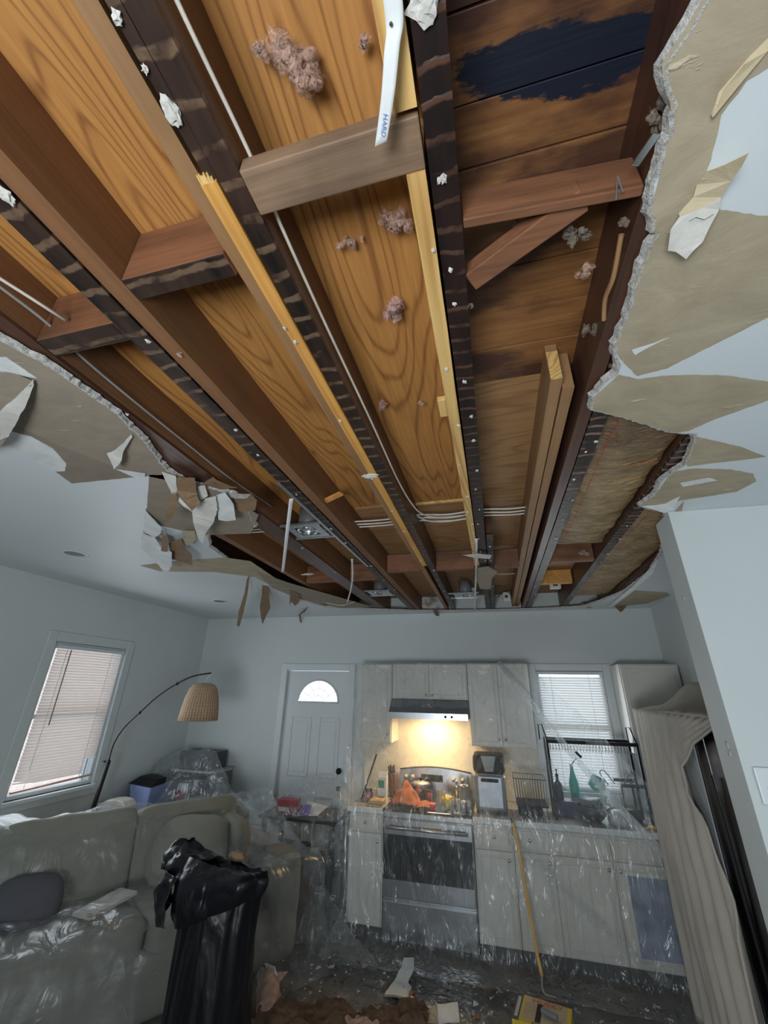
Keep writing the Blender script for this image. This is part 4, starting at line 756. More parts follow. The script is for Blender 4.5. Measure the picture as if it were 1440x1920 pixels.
ct = thing('countertop', 'laminate countertop with white edge running right of the stove under the rack', 'countertop', (.69, 4.55, .873)); obj('slab', B(-.285, 1.655, 4.235, 4.895, .874, .912), M['counter'], ct, world=True, bevel=.004); obj('edge_band', B(-.285, 1.655, 4.228, 4.2345, .872, .912), M['white'], ct, world=True)
ct = thing('countertop', 'short countertop left of the stove', 'countertop', (-1.23, 4.55, .873)); obj('slab', B(-1.40, -1.072, 4.235, 4.895, .874, .912), M['counter'], ct, world=True, bevel=.004); obj('edge_band', B(-1.40, -1.072, 4.228, 4.2345, .872, .912), M['white'], ct, world=True)
struct('wall_backsplash', B(-1.45, .35, 4.892, 4.8985, .915, 1.78), M['splash'])
# range hood
t = thing('range_hood', 'stainless range hood with a warm lamp over the stove', 'range hood', (-.68, 4.6, 1.62))
m = MB().add([(x, y, z) for x in (-1.068, -.288) for y, z in ((4.895, 1.63), (4.40, 1.63), (4.40, 1.68), (4.52, 1.795), (4.895, 1.795))], [(0, 1, 2, 3, 4), (9, 8, 7, 6, 5), (0, 5, 6, 1), (1, 6, 7, 2), (2, 7, 8, 3), (3, 8, 9, 4), (4, 9, 5, 0)]); obj('hood_body', m, M['midgrey'], t, world=True)
obj('front_lip', B(-1.069, -.287, 4.395, 4.401, 1.625, 1.68), M['steel'], t, world=True)
for xx in (-.50, -.44): obj('hood_knob', MB().tube([(xx, 4.395, 1.652), (xx, 4.38, 1.652)], .011, 12), M['black'], t, world=True)
obj('lamp_lens', B(-.80, -.56, 4.62, 4.72, 1.622, 1.629), M['bulb'], t, world=True)
hl = area('hood_lamp', (-.68, 4.66, 1.61), (-.68, 4.72, .9), .22, .10, 9, (1, .68, .34))
# stove
t = thing('stove', 'stainless electric range with black glass oven door', 'stove', (-.68, 4.55, 0))
obj('body', B(-1.065, -.292, 4.27, 4.88, .03, .90), M['steel'], t, world=True, bevel=.003); obj('cooktop', B(-1.068, -.289, 4.235, 4.83, .90, .915), M['blackgloss'], t, world=True, bevel=.004)
obj('front_rail', B(-1.068, -.289, 4.225, 4.269, .855, .898), M['steel'], t, world=True, bevel=.006)
od = obj('oven_door', B(-1.06, -.297, 4.235, 4.268, .31, .845), M['steel'], t, world=True, bevel=.004); obj('oven_window', B(-1.055, -.302, 4.229, 4.2345, .43, .735), M['blackgloss'], od, world=True)
m = MB().tube([(-1.03, 4.195, .79), (-.33, 4.195, .79)], .013, 12); m.box(-1.03, -1.01, 4.195, 4.236, .78, .80); m.box(-.35, -.33, 4.195, 4.236, .78, .80); obj('handle', m, M['steel'], od, world=True)
obj('storage_drawer', B(-1.06, -.297, 4.237, 4.268, .045, .285), M['steel'], t, world=True, bevel=.004)
m = MB().prism([(-1.04, 4.83, .915), (-.315, 4.83, .915), (-.315, 4.83, 1.13)]+[(-.315-.725*k/8, 4.83, 1.13+.035*math.sin(PI*k/8)) for k in range(1, 8)]+[(-1.04, 4.83, 1.13)], (0, .06, 0)); bg = obj('backguard', m, M['steel'], t, world=True, bevel=.004)
obj('clock_display', B(-.82, -.60, 4.822, 4.829, 1.04, 1.10), M['blackgloss'], bg, world=True)
obj('backguard_trim', MB().tube([(-1.04+.725*k/8, 4.83, 1.133+.035*math.sin(PI*k/8)) for k in range(9)], .008, 6), M['darkgrey'], bg, world=True)
for xx in (-.98, -.91, -.49, -.40): obj('stove_knob', MB().tube([(xx, 4.83, 1.07), (xx, 4.80, 1.07)], .020, 16), M['lightgrey'], t, world=True)
for xx, yy, rr in ((-.88, 4.40, .10), (-.48, 4.40, .08), (-.88, 4.67, .08), (-.48, 4.67, .10)):
    m = MB(); m.lathe([(rr-.003, .9155), (rr, .9158), (rr+.003, .9155)], (xx, yy, 0), 32, False); obj('burner_ring', m, M['midgrey'], t, world=True)
# things on the stove and counters
def solo(name, label, cat, mb, mat, **k): return tag(obj(name, mb, M[mat], **k), label, cat)
def jar(name, label, cat, x, y, z, prof, mat, parts=()):
    t = thing(name, label, cat, (x, y, z)); m = MB(); m.lathe(prof, (x, y, z), 20); obj('vessel', m, M[mat], t, world=True)
    for nm, pr, mt_ in parts: m = MB(); m.lathe(pr, (x, y, z), 20); obj(nm, m, M[mt_], t, world=True)
    return t
ZS = .917
m = drape([[(-1.0, 4.30, ZS+.01), (-.9, 4.28, ZS+.03), (-.78, 4.3, ZS+.01)], [(-1.01, 4.38, ZS+.05), (-.9, 4.38, ZS+.12), (-.77, 4.4, ZS+.03)], [(-.96, 4.46, ZS+.10), (-.88, 4.46, ZS+.17), (-.8, 4.45, ZS+.06)], [(-.98, 4.52, ZS+.01), (-.88, 4.54, ZS+.03), (-.78, 4.52, ZS+.01)]], 20, 20, .012, 12, 3); solo('dish_cloth', 'crumpled orange cloth heaped on the left of the cooktop', 'cloth', m, 'orange_cloth', solid=.004)
m = drape([[(-.79, 4.3, ZS+.01), (-.7, 4.29, ZS+.02), (-.62, 4.3, ZS+.01)], [(-.79, 4.38, ZS+.03), (-.7, 4.37, ZS+.05), (-.62, 4.38, ZS+.02)]], 10, 10, .006, 12, 5); solo('dish_cloth', 'flat orange cloth corner stretching to the middle of the cooktop', 'cloth', m, 'orange_cloth', solid=.004)
m = MB().box(-.66, -.61, 4.30, 4.36, ZS, ZS+.045); m.box(-.65, -.62, 4.29, 4.295, ZS+.012, ZS+.035); solo('oven_mitt_holder', 'small red silicone square on the cooktop', 'pot holder', m, 'red', bevel=.006)
m = MB().blob((-.50, 4.38, ZS+.055), .055, .05, .05, .4, 2, 3, 3); m.blob((-.57, 4.36, ZS+.09), .014, .014, .06, .2, 2, 2, 5); m.blob((-.535, 4.36, ZS+.085), .012, .012, .055, .2, 2, 2, 6); solo('rubber_glove', 'yellow bunched rubber glove on the cooktop', 'glove', m, 'yellow_cloth')
jar('glass_jar', 'tall glass storage jar right on the cooktop', 'jar', -.36, 4.40, ZS, [(.04, 0), (.045, .02), (.045, .15), (.035, .17)], 'midgrey', [('lid', [(.037, .17), (.04, .172), (.04, .19), (.001, .192)], 'chrome')])
jar('pepper_mill', 'clear grinder standing behind the yellow glove', 'grinder', -.43, 4.48, ZS, [(.022, 0), (.025, .02), (.016, .10), (.022, .15), (.02, .19), (.001, .21)], 'chrome')
jar('saucepan_lid_pot', 'steel pot with a domed lid at the back of the cooktop', 'pot', -.80, 4.67, ZS, [(.09, 0), (.095, .01), (.095, .12), (.10, .125)], 'steel', [('lid', [(.10, .126), (.08, .14), (.02, .155), (.001, .157)], 'galv'), ('lid_knob', [(.008, .156), (.016, .17), (.001, .182)], 'black')])
jar('frying_pan', 'dark pan on the left rear burner', 'pan', -.98, 4.62, ZS, [(.07, 0), (.09, .05), (.088, .05), (.066, .004)], 'black')
jar('red_jar', 'small red spice jar behind the orange cloth', 'jar', -.70, 4.56, ZS, [(.022, 0), (.022, .07), (.018, .085)], 'red', [('lid', [(.02, .085), (.02, .10), (.001, .101)], 'black')])
for i in range(4): jar('drinking_glass', 'drying glass on the rack at the front right of the cooktop', 'glass', -.46+i*.048, 4.30+(i % 2)*.04, ZS+.006, [(.017, 0), (.020, .085), (.018, .085), (.015, .006)], 'lightgrey')['group'] = 'glasses drying on the cooktop'
t = thing('drying_rack', 'low wire rack at the right front of the cooktop', 'rack', (-.40, 4.31, ZS)); m = MB()
for k in range(9): m.tube([(-.50+k*.022, 4.25, ZS+.003), (-.50+k*.022, 4.38, ZS+.003)], .0017, 5)
obj('wires', m, M['chrome'], t, world=True); m = MB().tube([(-.51, 4.25, ZS+.004), (-.31, 4.25, ZS+.004)], .0025, 5).tube([(-.51, 4.38, ZS+.004), (-.31, 4.38, ZS+.004)], .0025, 5); obj('rim', m, M['chrome'], t, world=True)
ZK = .913
t = thing('air_fryer', 'tall stainless and black air fryer on the counter right of the stove', 'air fryer', (-.125, 4.45, ZK))
obj('body', B(-.26, .01, 4.34, 4.60, ZK+.012, 1.22), M['steel'], t, world=True, bevel=.03); obj('top_housing', B(-.265, .015, 4.335, 4.60, 1.215, 1.36), M['black'], t, world=True, bevel=.03)
m = MB().prism([(-.19, 4.334, 1.35), (-.06, 4.334, 1.35), (-.09, 4.334, 1.23), (-.16, 4.334, 1.23)], (0, -.006, 0)); obj('control_panel', m, M['lightgrey'], t, world=True, bevel=.002)
dr = obj('basket_drawer', B(-.235, -.015, 4.322, 4.345, ZK+.045, 1.20), M['midsteel'], t, world=True, bevel=.01); obj('handle', B(-.20, -.05, 4.30, 4.323, 1.155, 1.18), M['black'], dr, world=True, bevel=.008); obj('foot_band', B(-.255, .005, 4.345, 4.59, ZK, ZK+.014), M['black'], t, world=True)
# left counter items
t = thing('carton', 'white and green carton on the counter left of the stove', 'carton', (-1.14, 4.5, ZK)); m = MB().box(-1.18, -1.10, 4.46, 4.54, ZK, ZK+.19); m.add([(-1.18, 4.46, ZK+.19), (-1.10, 4.46, ZK+.19), (-1.10, 4.54, ZK+.19), (-1.18, 4.54, ZK+.19), (-1.18, 4.5, ZK+.24), (-1.10, 4.5, ZK+.24)], [(0, 1, 5, 4), (3, 2, 5, 4), (0, 3, 4), (1, 2, 5)]); obj('box_body', m, M['white'], t, world=True); obj('green_band', B(-1.181, -1.12, 4.458, 4.461, ZK+.11, ZK+.17), M['green_label'], t, world=True); obj('green_band', B(-1.181, -1.12, 4.458, 4.461, ZK+.0, ZK+.04), M['green_label'], t, world=True)
jar('brown_jar', 'squat brown jar at the left end of the counter', 'jar', -1.27, 4.45, ZK, [(.04, 0), (.045, .02), (.045, .07), (.035, .08)], 'amber', [('lid', [(.037, .08), (.037, .095), (.001, .096)], 'black')])
t = thing('utensil', 'long black-handled utensil leaning on the wall at the left of the counter', 'utensil', (-1.33, 4.5, ZK)); obj('shaft', MB().tube([(-1.35, 4.50, ZK), (-1.31, 4.86, ZK+.33)], .009, 8), M['black'], t, world=True); obj('hook', MB().tube([(-1.31+.0*k, 4.86, ZK+.33) if k == 0 else (-1.31+.015*math.sin(k), 4.865, ZK+.345-.015*math.cos(k)) for k in range(7)], .003, 6), M['chrome'], t, world=True)
t = thing('knife_block', 'dark knife block between the carton and the stove', 'knife block', (-1.03, 4.72, ZK)); obj('block', B(-1.14, -1.06, 4.66, 4.80, ZK, ZK+.20), M['brown_wood'], t, world=True, bevel=.006)
for k in range(4): obj('knife_handle', MB().bar((-1.125+.018*k, 4.70, ZK+.19), (-1.125+.018*k, 4.66, ZK+.26+.01*(k % 2)), .012, .018), M['black'], t, world=True)
for k in range(4): solo('cutting_board', ['bottom cutting board in the stack by the stove', 'second cutting board from the bottom by the stove', 'third cutting board from the bottom by the stove', 'top cutting board in the stack by the stove'][k], 'cutting board', B(-1.24+.01*k, -1.09+.004*k, 4.27, 4.42-.01*k, ZK+.012*k, ZK+.0105+.012*k), ['pine', 'tanboard', 'yellowwood', 'pine'][k], bevel=.003)
# over-sink rack and clutter
t = thing('dish_rack', 'tall black metal two-tier rack standing over the sink', 'dish rack', (.72, 4.5, ZK))
for sx in (.40, 1.12):
    for yy in (4.36, 4.62): obj('upright', MB().bar((sx, yy, ZK), (sx, yy, 1.50), .018, .018), M['black'], t, world=True)
    obj('end_loop', MB().tube([(sx, 4.36, 1.50), (sx-.03, 4.36, 1.62), (sx-.06, 4.36, 1.62), (sx-.06, 4.36, 1.50)], .005, 6), M['black'], t, world=True)
m = MB().bar((.40, 4.36, 1.49), (1.12, 4.36, 1.49), .014, .028); m.bar((.40, 4.62, 1.49), (1.12, 4.62, 1.49), .014, .028); obj('top_rail', m, M['black'], t, world=True)
m = MB()
for k in range(28): m.tube([(.42+k*.025, 4.36, 1.47), (.42+k*.025, 4.38, 1.42), (.42+k*.025, 4.60, 1.42), (.42+k*.025, 4.62, 1.47)], .0018, 4)
obj('wire_basket', m, M['black'], t, world=True)
m = MB().bar((.94, 4.36, 1.19), (1.12, 4.36, 1.19), .014, .025); m.bar((.94, 4.62, 1.19), (1.12, 4.62, 1.19), .014, .025); m.bar((.94, 4.36, 1.19), (.94, 4.36, 1.0), .01); m.bar((1.02, 4.36, 1.19), (1.02, 4.36, .98), .014); obj('side_shelf', m, M['black'], t, world=True)
for xx in (.84, 1.0):
    obj('hook_loop', MB().tube(cat_([(xx, 4.35, 1.19), (xx-.05, 4.35, 1.27), (xx-.015, 4.35, 1.29), (xx+.05, 4.35, 1.20)] if xx < .9 else [(xx-.04, 4.35, 1.2), (xx+.03, 4.35, 1.29), (xx+.05, 4.35, 1.25), (xx, 4.35, 1.2)], 5), .004, 6), M['black'], t, world=True)
obj('hanging_clip', MB().bar((.62, 4.34, 1.42), (.66, 4.34, 1.38), .03, .02).tube([(.62, 4.34, 1.37), (.58, 4.34, 1.33)], .004, 5), M['darkgrey'], t, world=True)
t = thing('drying_basket', 'dark wire dish basket right of the air fryer', 'dish basket', (.22, 4.5, ZK)); m = MB()
for k in range(13): m.tube([(.08+k*.022, 4.36, 1.19), (.09+k*.021, 4.37, 1.0)], .002, 4); m.tube([(.08+k*.022, 4.64, 1.19), (.09+k*.021, 4.63, 1.0)], .002, 4)
m.tube([(.08, 4.36, 1.19), (.35, 4.36, 1.19), (.35, 4.64, 1.19), (.08, 4.64, 1.19), (.08, 4.36, 1.19)], .0035, 5); obj('wires', m, M['darkgrey'], t, world=True)
for xx in (.10, .33): obj('rack_leg', MB().tube([(xx, 4.38, 1.0), (xx+.01, 4.36, ZK)], .004, 6), M['black'], t, world=True)
obj('tray', B(.09, .35, 4.37, 4.64, .985, 1.0), M['black'], t, world=True, bevel=.005)
solo('toaster', 'black boxy toaster under the wire basket', 'toaster', B(.10, .30, 4.40, 4.58, ZK, ZK+.065), 'black', bevel=.012)
jar('soap_bottle', 'dark pump bottle beneath the window left of the sink', 'bottle', .46, 4.52, ZK+.12, [(.035, 0), (.037, .02), (.034, .11), (.012, .14), (.012, .17)], 'darkblue', [('pump', [(.014, .17), (.014, .185), (.005, .19), (.005, .215), (.016, .218), (.001, .225)], 'black')])
solo('caddy', 'dark sink caddy carrying the pump bottle', 'caddy', MB().box(.40, .62, 4.46, 4.60, ZK, ZK+.118), 'darkblue', bevel=.01)
t = thing('sponge_pack', 'teal pack of sponges hanging at the middle of the rack', 'sponges', (.75, 4.45, 1.15)); obj('pack', MB().prism([(.70, 4.44, 1.17), (.75, 4.44, 1.25), (.84, 4.44, 1.21), (.83, 4.44, 1.13), (.74, 4.44, 1.12)], (0, .05, 0)), M['teal'], t, world=True, bevel=.006); obj('white_print', B(.745, .80, 4.436, 4.4395, 1.15, 1.165), M['white'], t, world=True)
jar('mixing_bowl', 'big dark bowl in the sink area', 'bowl', .70, 4.42, ZK, [(.05, 0), (.10, .05), (.13, .11), (.125, .11), (.095, .055), (.04, .01)], 'darkgrey')
jar('glass_bowl', 'clear upturned bowl near the right end of the counter', 'bowl', .88, 4.38, ZK, [(.08, 0), (.085, .03), (.07, .08), (.03, .10), (.001, .105)], 'lightgrey')
jar('dark_pot', 'small dark pot with handle right of the glass bowl', 'pot', 1.02, 4.5, ZK, [(.06, 0), (.065, .01), (.065, .08), (.07, .085)], 'black')
jar('spray_bottle', 'pale green bottle on the window side of the sink', 'bottle', .62, 4.72, ZK, [(.04, 0), (.042, .02), (.042, .22), (.02, .30), (.015, .34)], 'teal', [('cap', [(.018, .34), (.018, .37), (.001, .372)], 'white')])
m = MB().blob((.66, 4.52, 1.01), .12, .06, .05, .5, 2, 3, 4); solo('crumpled_bag', 'crumpled grey bag of dishes behind the sink', 'bag', m, 'midgrey')
solo('food_scrap', 'orange-brown scrap at the right end of the counter', 'scrap', MB().blob((1.10, 4.32, ZK+.012), .04, .03, .012, .6, 2, 3, 2), 'yellowwood')
# ------------------------------------------------------------ plastic sheets
XS = [-1.47, -1.2, -.9, -.6, -.3, 0, .3, .55, .8, 1.02, 1.2]
def topz(x): return 2.16 if x < .33 else 2.16-(x-.33)*1.18
rows = []
for zf, y in ((1.0, 4.545), (.93, 4.52), (.75, 4.42), (.6, 4.30), (.42, 4.17), (.25, 4.15), (.06, 4.12), (.012, 4.05), (.008, 3.9)):
    r = []
    for x in XS:
        tz = topz(x); r.append((x, y if tz > 1.7 or zf < .5 else min(y, 4.30-(1-zf)*.2), .02+(tz-.02)*zf+(.03*noise.noise(Vector((x*3, zf, 0))) if zf > .05 else 0)))
    rows.append(r)
m = drape(rows, 110, 130, .012, 3.4, 2, (1, 1, .35)); t = thing('plastic_sheet', 'clear plastic sheet taped over the cabinets and stove down to the floor', 'plastic sheet', (-.2, 4.1, 0)); obj('sheet', m, M['film'], t, world=True)
pf = [Vector((x, 4.30-(2.15-z)*.12, z)) for x, z in ((.02, 2.15), (.30, 1.75), (.55, 1.40), (.80, 1.10), (.95, .93), (1.08, .78))]; pf2 = [p_+Vector((.045, .004, .03)) for p_ in pf]
pf[0].y = 4.53; pf2[0].y = 4.53; pf[1].y = pf2[1].y = 4.30
obj('fold_band', drape([pf, pf2], 50, 3, .003, 8, 1), M['filmfold'], t, world=True, label='milky diagonal folded band')
pf = [Vector((x, 4.12, z)) for x, z in ((-.2, .95), (.2, .62), (.6, .30), (.95, .08))]; obj('fold_band', drape([pf, [p_+Vector((.03, 0, .05)) for p_ in pf]], 40, 3, .003, 8, 1), M['filmmilk'], t, world=True)
# floor sheet
m = drape([[(-2.9+4.0*i/6, 2.2+1.75*j/5, .012+.012*noise.noise(Vector((i*3.1, j*2.7, 0)))) for i in range(7)] for j in range(6)], 90, 80, .010, 3.5, 4, (1, 1, 1)); solo('plastic_sheet', 'crinkled clear plastic sheet spread on the floor', 'plastic sheet', m, 'filmfloor')
# bunched plastic in front of left cabinet
m = drape([[(-1.62, 4.35, .30), (-1.45, 4.2, .22), (-1.25, 4.10, .12)], [(-1.65, 4.1, .16), (-1.4, 4.05, .13), (-1.1, 4.0, .06)], [(-1.6, 3.95, .02), (-1.35, 3.9, .02), (-1.0, 3.9, .02)]], 40, 30, .02, 6, 9); solo('plastic_sheet', 'bunched plastic at the foot of the narrow base cabinet', 'plastic sheet', m, 'filmmilk')
# ------------------------------------------------------------ yellow stick
st_ = thing('yellow_stick', 'long yellow bent stick leaning on the plastic over the base cabinets', 'stick', (.13, 4.02, 0))
pts = [(.035, 4.085, .93), (.055, 4.075, .83), (.075, 4.06, .65), (.10, 4.05, .40), (.125, 4.03, .18), (.14, 4.01, .09)]
m = MB()
for i in range(len(pts)-1): m.bar(pts[i], pts[i+1], .022, .008, (0, 1, 0))
obj('rod', m, M['yellowwood'], st_, world=True, bevel=.003); obj('dark_tip', MB().bar(pts[0], (.025, 4.09, .96), .016, .008, (0, 1, 0)), M['darkgrey'], st_, world=True); obj('tail', MB().tube(cat_([pts[-1], (.135, 4.0, .04), (.15, 3.97, .02), (.21, 3.95, .022)], 5), .006, 6), M['beige_plastic'], st_, world=True)
# ------------------------------------------------------------ sofa
RZ = math.atan2(.839, .545); sofa = thing('sofa', 'off-white sofa under plastic along the left wall', 'sofa', (-2.56, 3.22, 0), RZ)
def soft(par, name, c, s, mat, pw=4.0, n=18, amp=.012, seed=0, tilt=None, label=None, world=False):
    """plump rounded block"""
    c = Vector(c); m = MB(); bm = bmesh.new(); bmesh.ops.create_cube(bm, size=2); bmesh.ops.subdivide_edges(bm, edges=bm.edges, cuts=n, use_grid_fill=True)
    R_ = tilt if tilt else Matrix(); vs = []
    for v in bm.verts:
        p_ = v.co; ln = (abs(p_.x)**pw+abs(p_.y)**pw+abs(p_.z)**pw)**(1/pw); q = Vector((p_.x/ln*s[0], p_.y/ln*s[1], p_.z/ln*s[2])); q = R_ @ q+c
        q += (q-c).normalized()*amp*noise.fractal(q*5+Vector((seed, 0, 0)), 1, 2, 3); vs.append(q)
    fs = [tuple(v.index for v in f.verts) for f in bm.faces]; bm.free(); m.add(vs, fs); m.sm = True; return obj(name, m, M[mat], par, label=label, world=world)
Rx = lambda a: Matrix.Rotation(a, 4, 'X'); Rz = lambda a: Matrix.Rotation(a, 4, 'Z')
soft(sofa, 'base_frame', (-.05, .03, .21), (1.0, .52, .17), 'sofa', 9, amp=.006)
soft(sofa, 'back_frame', (-.05, .48, .46), (1.0, .12, .40), 'sofa', 12)
soft(sofa, 'seat_cushion', (-.52, -.06, .42), (.44, .42, .10), 'sofa', 9, seed=2); soft(sofa, 'seat_cushion', (.32, -.06, .42), (.40, .42, .10), 'sofa', 9, seed=4)
soft(sofa, 'back_cushion', (-.50, .32, .72), (.42, .11, .27), 'pillow', 9, seed=5, tilt=Rx(-.2)); soft(sofa, 'back_cushion', (.34, .33, .71), (.41, .11, .26), 'pillow', 9, seed=6, tilt=Rx(-.2))
soft(sofa, 'arm', (-.98, -.01, .34), (.13, .52, .30), 'sofa', 4); soft(sofa, 'arm', (.88, .0, .36), (.13, .50, .33), 'sofa', 8)
for sx in (-.9, .8):
    for sy2 in (-.4, .45): obj('leg', B(sx-.03, sx+.03, sy2-.03, sy2+.03, 0, .06), M['brown_wood'], sofa)
def sofa_w(x, y, z): return sofa.matrix_basis @ Vector((x, y, z))
sofa.rotation_euler = (0, 0, RZ); SM = Matrix.Translation((-2.56, 3.22, 0)) @ Matrix.Rotation(RZ, 4, 'Z')
pl = thing('throw_pillow', 'large pale pillow leaning in the sofa corner behind the black bag', 'pillow', SM @ Vector((.30, .10, .52)), RZ); soft(pl, 'pillow_body', (0, 0, .16), (.30, .09, .24), 'pillow', 3, seed=9, tilt=Rz(-.5) @ Rx(-.5))
pl = thing('throw_pillow', 'square pale cushion upright against the far sofa arm', 'pillow', SM @ Vector((.64, .12, .52)), RZ); soft(pl, 'pillow_body', (0, 0, .15), (.08, .30, .20), 'pillow', 3.4, seed=11)
pl = thing('throw_pillow', 'dark pillow under the plastic at the near end of the sofa', 'pillow', SM @ Vector((-.70, .05, .52)), RZ); soft(pl, 'pillow_body', (0, 0, .08), (.20, .16, .10), 'darkfab', 3, seed=13, tilt=Rx(.5))
m = MB(); m.v = []; m.grid(lambda u, v: SM @ Vector((-.72+.9*u, -.9+0*v, 0)), 1, 1); m = MB()
cb_ = MB().bar(SM @ Vector((-.42, -.18, .545)), SM @ Vector((-.12, -.02, .56)), .16, .02); tag(obj('drywall_scrap', cb_, M['whiteboard'], bevel=.003), 'flat pale drywall scrap lying on the sofa seat', 'drywall scrap')
m = MB(); p0 = SM @ Vector((-.42, -.26, .56))
for k in range(16): a = p0+Vector((random.uniform(-.03, .25), random.uniform(-.05, .12), 0)); m.bar(a, a+Vector((random.uniform(.02, .08), random.uniform(-.01, .05), .01)), .004, .003)
tag(obj('straw_debris', m, M['kraftD']), 'dry brown splinters at the edge of the scrap on the sofa', 'debris', kind='stuff')
# sofa plastic
def S(x, y, z): return SM @ Vector((x, y, z))
xs = [-1.2, -.95, -.7, -.45, -.2, .05]
rows = [[S(x, .66, .55) for x in xs], [S(x, .60, .90) for x in xs], [S(x, .40, .99) for x in xs], [S(x, .20, .88) for x in xs], [S(x, .10, .60) for x in xs], [S(x, -.15, .58) for x in xs], [S(x, -.50, .56) for x in xs], [S(x, -.62, .40) for x in xs], [S(x, -.66, .12) for x in xs], [S(x, -.75, .02) for x in xs]]
for r in rows: r[0] = r[0]+Vector((0, 0, .12)); r[1] = r[1]+Vector((0, 0, .05))
solo('plastic_sheet', 'clear plastic draped over the near half of the sofa', 'plastic sheet', drape(rows, 70, 110, .016, 3.5, 1, (1, 1, .7)), 'filmsofa')
xs = [.05, .35, .65, .95, 1.12]
rows = [[S(x, .62, .84) for x in xs], [S(x, .40, .97) for x in xs], [S(x, .15, .84) for x in xs], [S(x, -.25, .68) for x in xs], [S(x, -.58, .66) for x in xs], [S(x, -.66, .35) for x in xs], [S(x, -.76, .03) for x in xs]]
rows[3][:2] = [S(.05, -.25, .60), S(.35, -.25, .64)]
solo('plastic_sheet', 'clear plastic draped over the far half of the sofa', 'plastic sheet', drape(rows, 60, 80, .014, 3.5, 7, (1, 1, .7)), 'filmsofa')
# ------------------------------------------------------------ floor lamp
t = thing('floor_lamp', 'black arched floor lamp with a wicker shade behind the sofa', 'lamp', (-3.62, 3.62, 0))
m = MB(); m.lathe([(.14, 0), (.15, .005), (.15, .025), (.02, .035)], (-3.60, 3.60, 0)); obj('base', m, M['black'], t, world=True)
obj('pole', MB().tube([(-3.60, 3.60, .02), P(170, 1530, Y=3.6), P(204, 1426, Y=3.6)], .019, 10), M['black'], t, world=True)
ap = [P(x, y, Y=3.6) for x, y in ((204, 1426), (213, 1395), (232, 1365), (262, 1336), (295, 1306), (330, 1283), (362, 1268), (396, 1262))]
obj('arc_arm', MB().tube(cat_(ap, 5), .007, 8), M['black'], t, world=True)
for x, y in ((262, 1336), (332, 1282)): p_ = P(x, y, Y=3.6); obj('joint', MB().blob(p_, .014, .014, .014, 0), M['black'], t, world=True)
p_ = P(200, 1428, Y=3.6); obj('clamp_knob', MB().tube([p_, p_+Vector((-.03, -.02, .005))], .008, 8), M['black'], t, world=True)
sc_ = P(384, 1280, Y=3.6); obj('cord', MB().tube([P(396, 1262, Y=3.6), sc_], .003, 6), M['white'], t, world=True)
sh = bpy.data.objects.new('lamp_shade', None)
m = MB(); m.lathe([(.001, 0), (.06, -.002), (.10, -.02), (.125, -.055), (.145, -.12), (.162, -.22), (.172, -.315), (.168, -.315), (.155, -.2), (.12, -.06), (.05, -.01)], (0, 0, 0), 40, False)
shade = obj('lamp_shade', m, M['wicker'], t); shade.location = chain(t).inverted() @ (sc_+Vector((0, 0, -.002)))
# ------------------------------------------------------------ things behind the sofa
def at_(x, y, Y): return P(x, y, Y=Y)
t = thing('side_unit', 'low dark unit behind the sofa carrying the heater and bin', 'cabinet', (-3.5, 4.1, 0)); obj('cabinet_body', B(-3.72, -3.30, 3.62, 4.45, 0, .68), M['darkgrey'], t, world=True, bevel=.005); obj('top_panel', B(-3.725, -3.29, 3.61, 4.46, .68, .70), M['midgrey'], t, world=True, bevel=.003)
t = thing('fan_heater', 'beige curved appliance with a round opening behind the sofa', 'appliance', (-3.52, 3.80, .70))
pf = [(-3.70, 3.75, .70), (-3.38, 3.75, .70), (-3.38, 3.75, .86), (-3.42, 3.75, .895), (-3.50, 3.75, .905), (-3.60, 3.75, .895), (-3.66, 3.75, .865), (-3.70, 3.75, .86)]; m = MB().prism(pf, (0, .14, 0)); obj('housing', m, M['beige_plastic'], t, world=True, bevel=.012)
m = MB(); m.lathe([(.001, 0), (.06, 0), (.06, .006), (.001, .007)]); m.v = [Vector((-3.45+v.x, 3.746-v.z, .77+v.y)) for v in m.v]; obj('round_opening', m, M['brown_wood'], t, world=True); obj('logo_print', B(-3.69, -3.675, 3.744, 3.7495, .74, .84), M['black'], t, world=True, label='small dark vertical print')
t = thing('storage_bin', 'blue-white translucent bin with a dark lid behind the sofa by the wall', 'bin', (-3.55, 4.25, .70)); m = MB().add([(-3.66, 4.12, .70), (-3.46, 4.12, .70), (-3.46, 4.38, .70), (-3.66, 4.38, .70), (-3.69, 4.09, .96), (-3.43, 4.09, .94), (-3.43, 4.41, .96), (-3.69, 4.41, .96)], [(0, 1, 2, 3), (4, 5, 6, 7), (0, 1, 5, 4), (1, 2, 6, 5), (2, 3, 7, 6), (3, 0, 4, 7)]); obj('tub', m, M['bluewhite'], t, world=True, bevel=.01)
obj('lid', MB().add([(-3.70, 4.08, .965), (-3.42, 4.08, .945), (-3.42, 4.42, .965), (-3.70, 4.42, .965), (-3.68, 4.2, 1.01), (-3.45, 4.2, .995), (-3.45, 4.4, 1.0), (-3.68, 4.4, 1.01)], [(0, 1, 2, 3), (4, 5, 6, 7), (0, 1, 5, 4), (1, 2, 6, 5), (2, 3, 7, 6), (3, 0, 4, 7)]), M['black'], t, world=True)
m = MB()
for k in range(6):
    for j in range(3): m.box(-3.655+k*.014, -3.648+k*.014, 4.093, 4.112, .75+j*.014, .757+j*.014)
obj('vent_dots', m, M['blue_ink'], t, world=True)
t = thing('shelf_unit', 'grey open shelf with bins in the back left corner under plastic', 'shelf', (-3.3, 4.7, 0))
for a, b in ((-3.58, -3.555), (-3.045, -3.02)): obj('side_panel', B(a, b, 4.50, 4.86, 0, 1.03), M['midgrey'], t, world=True)
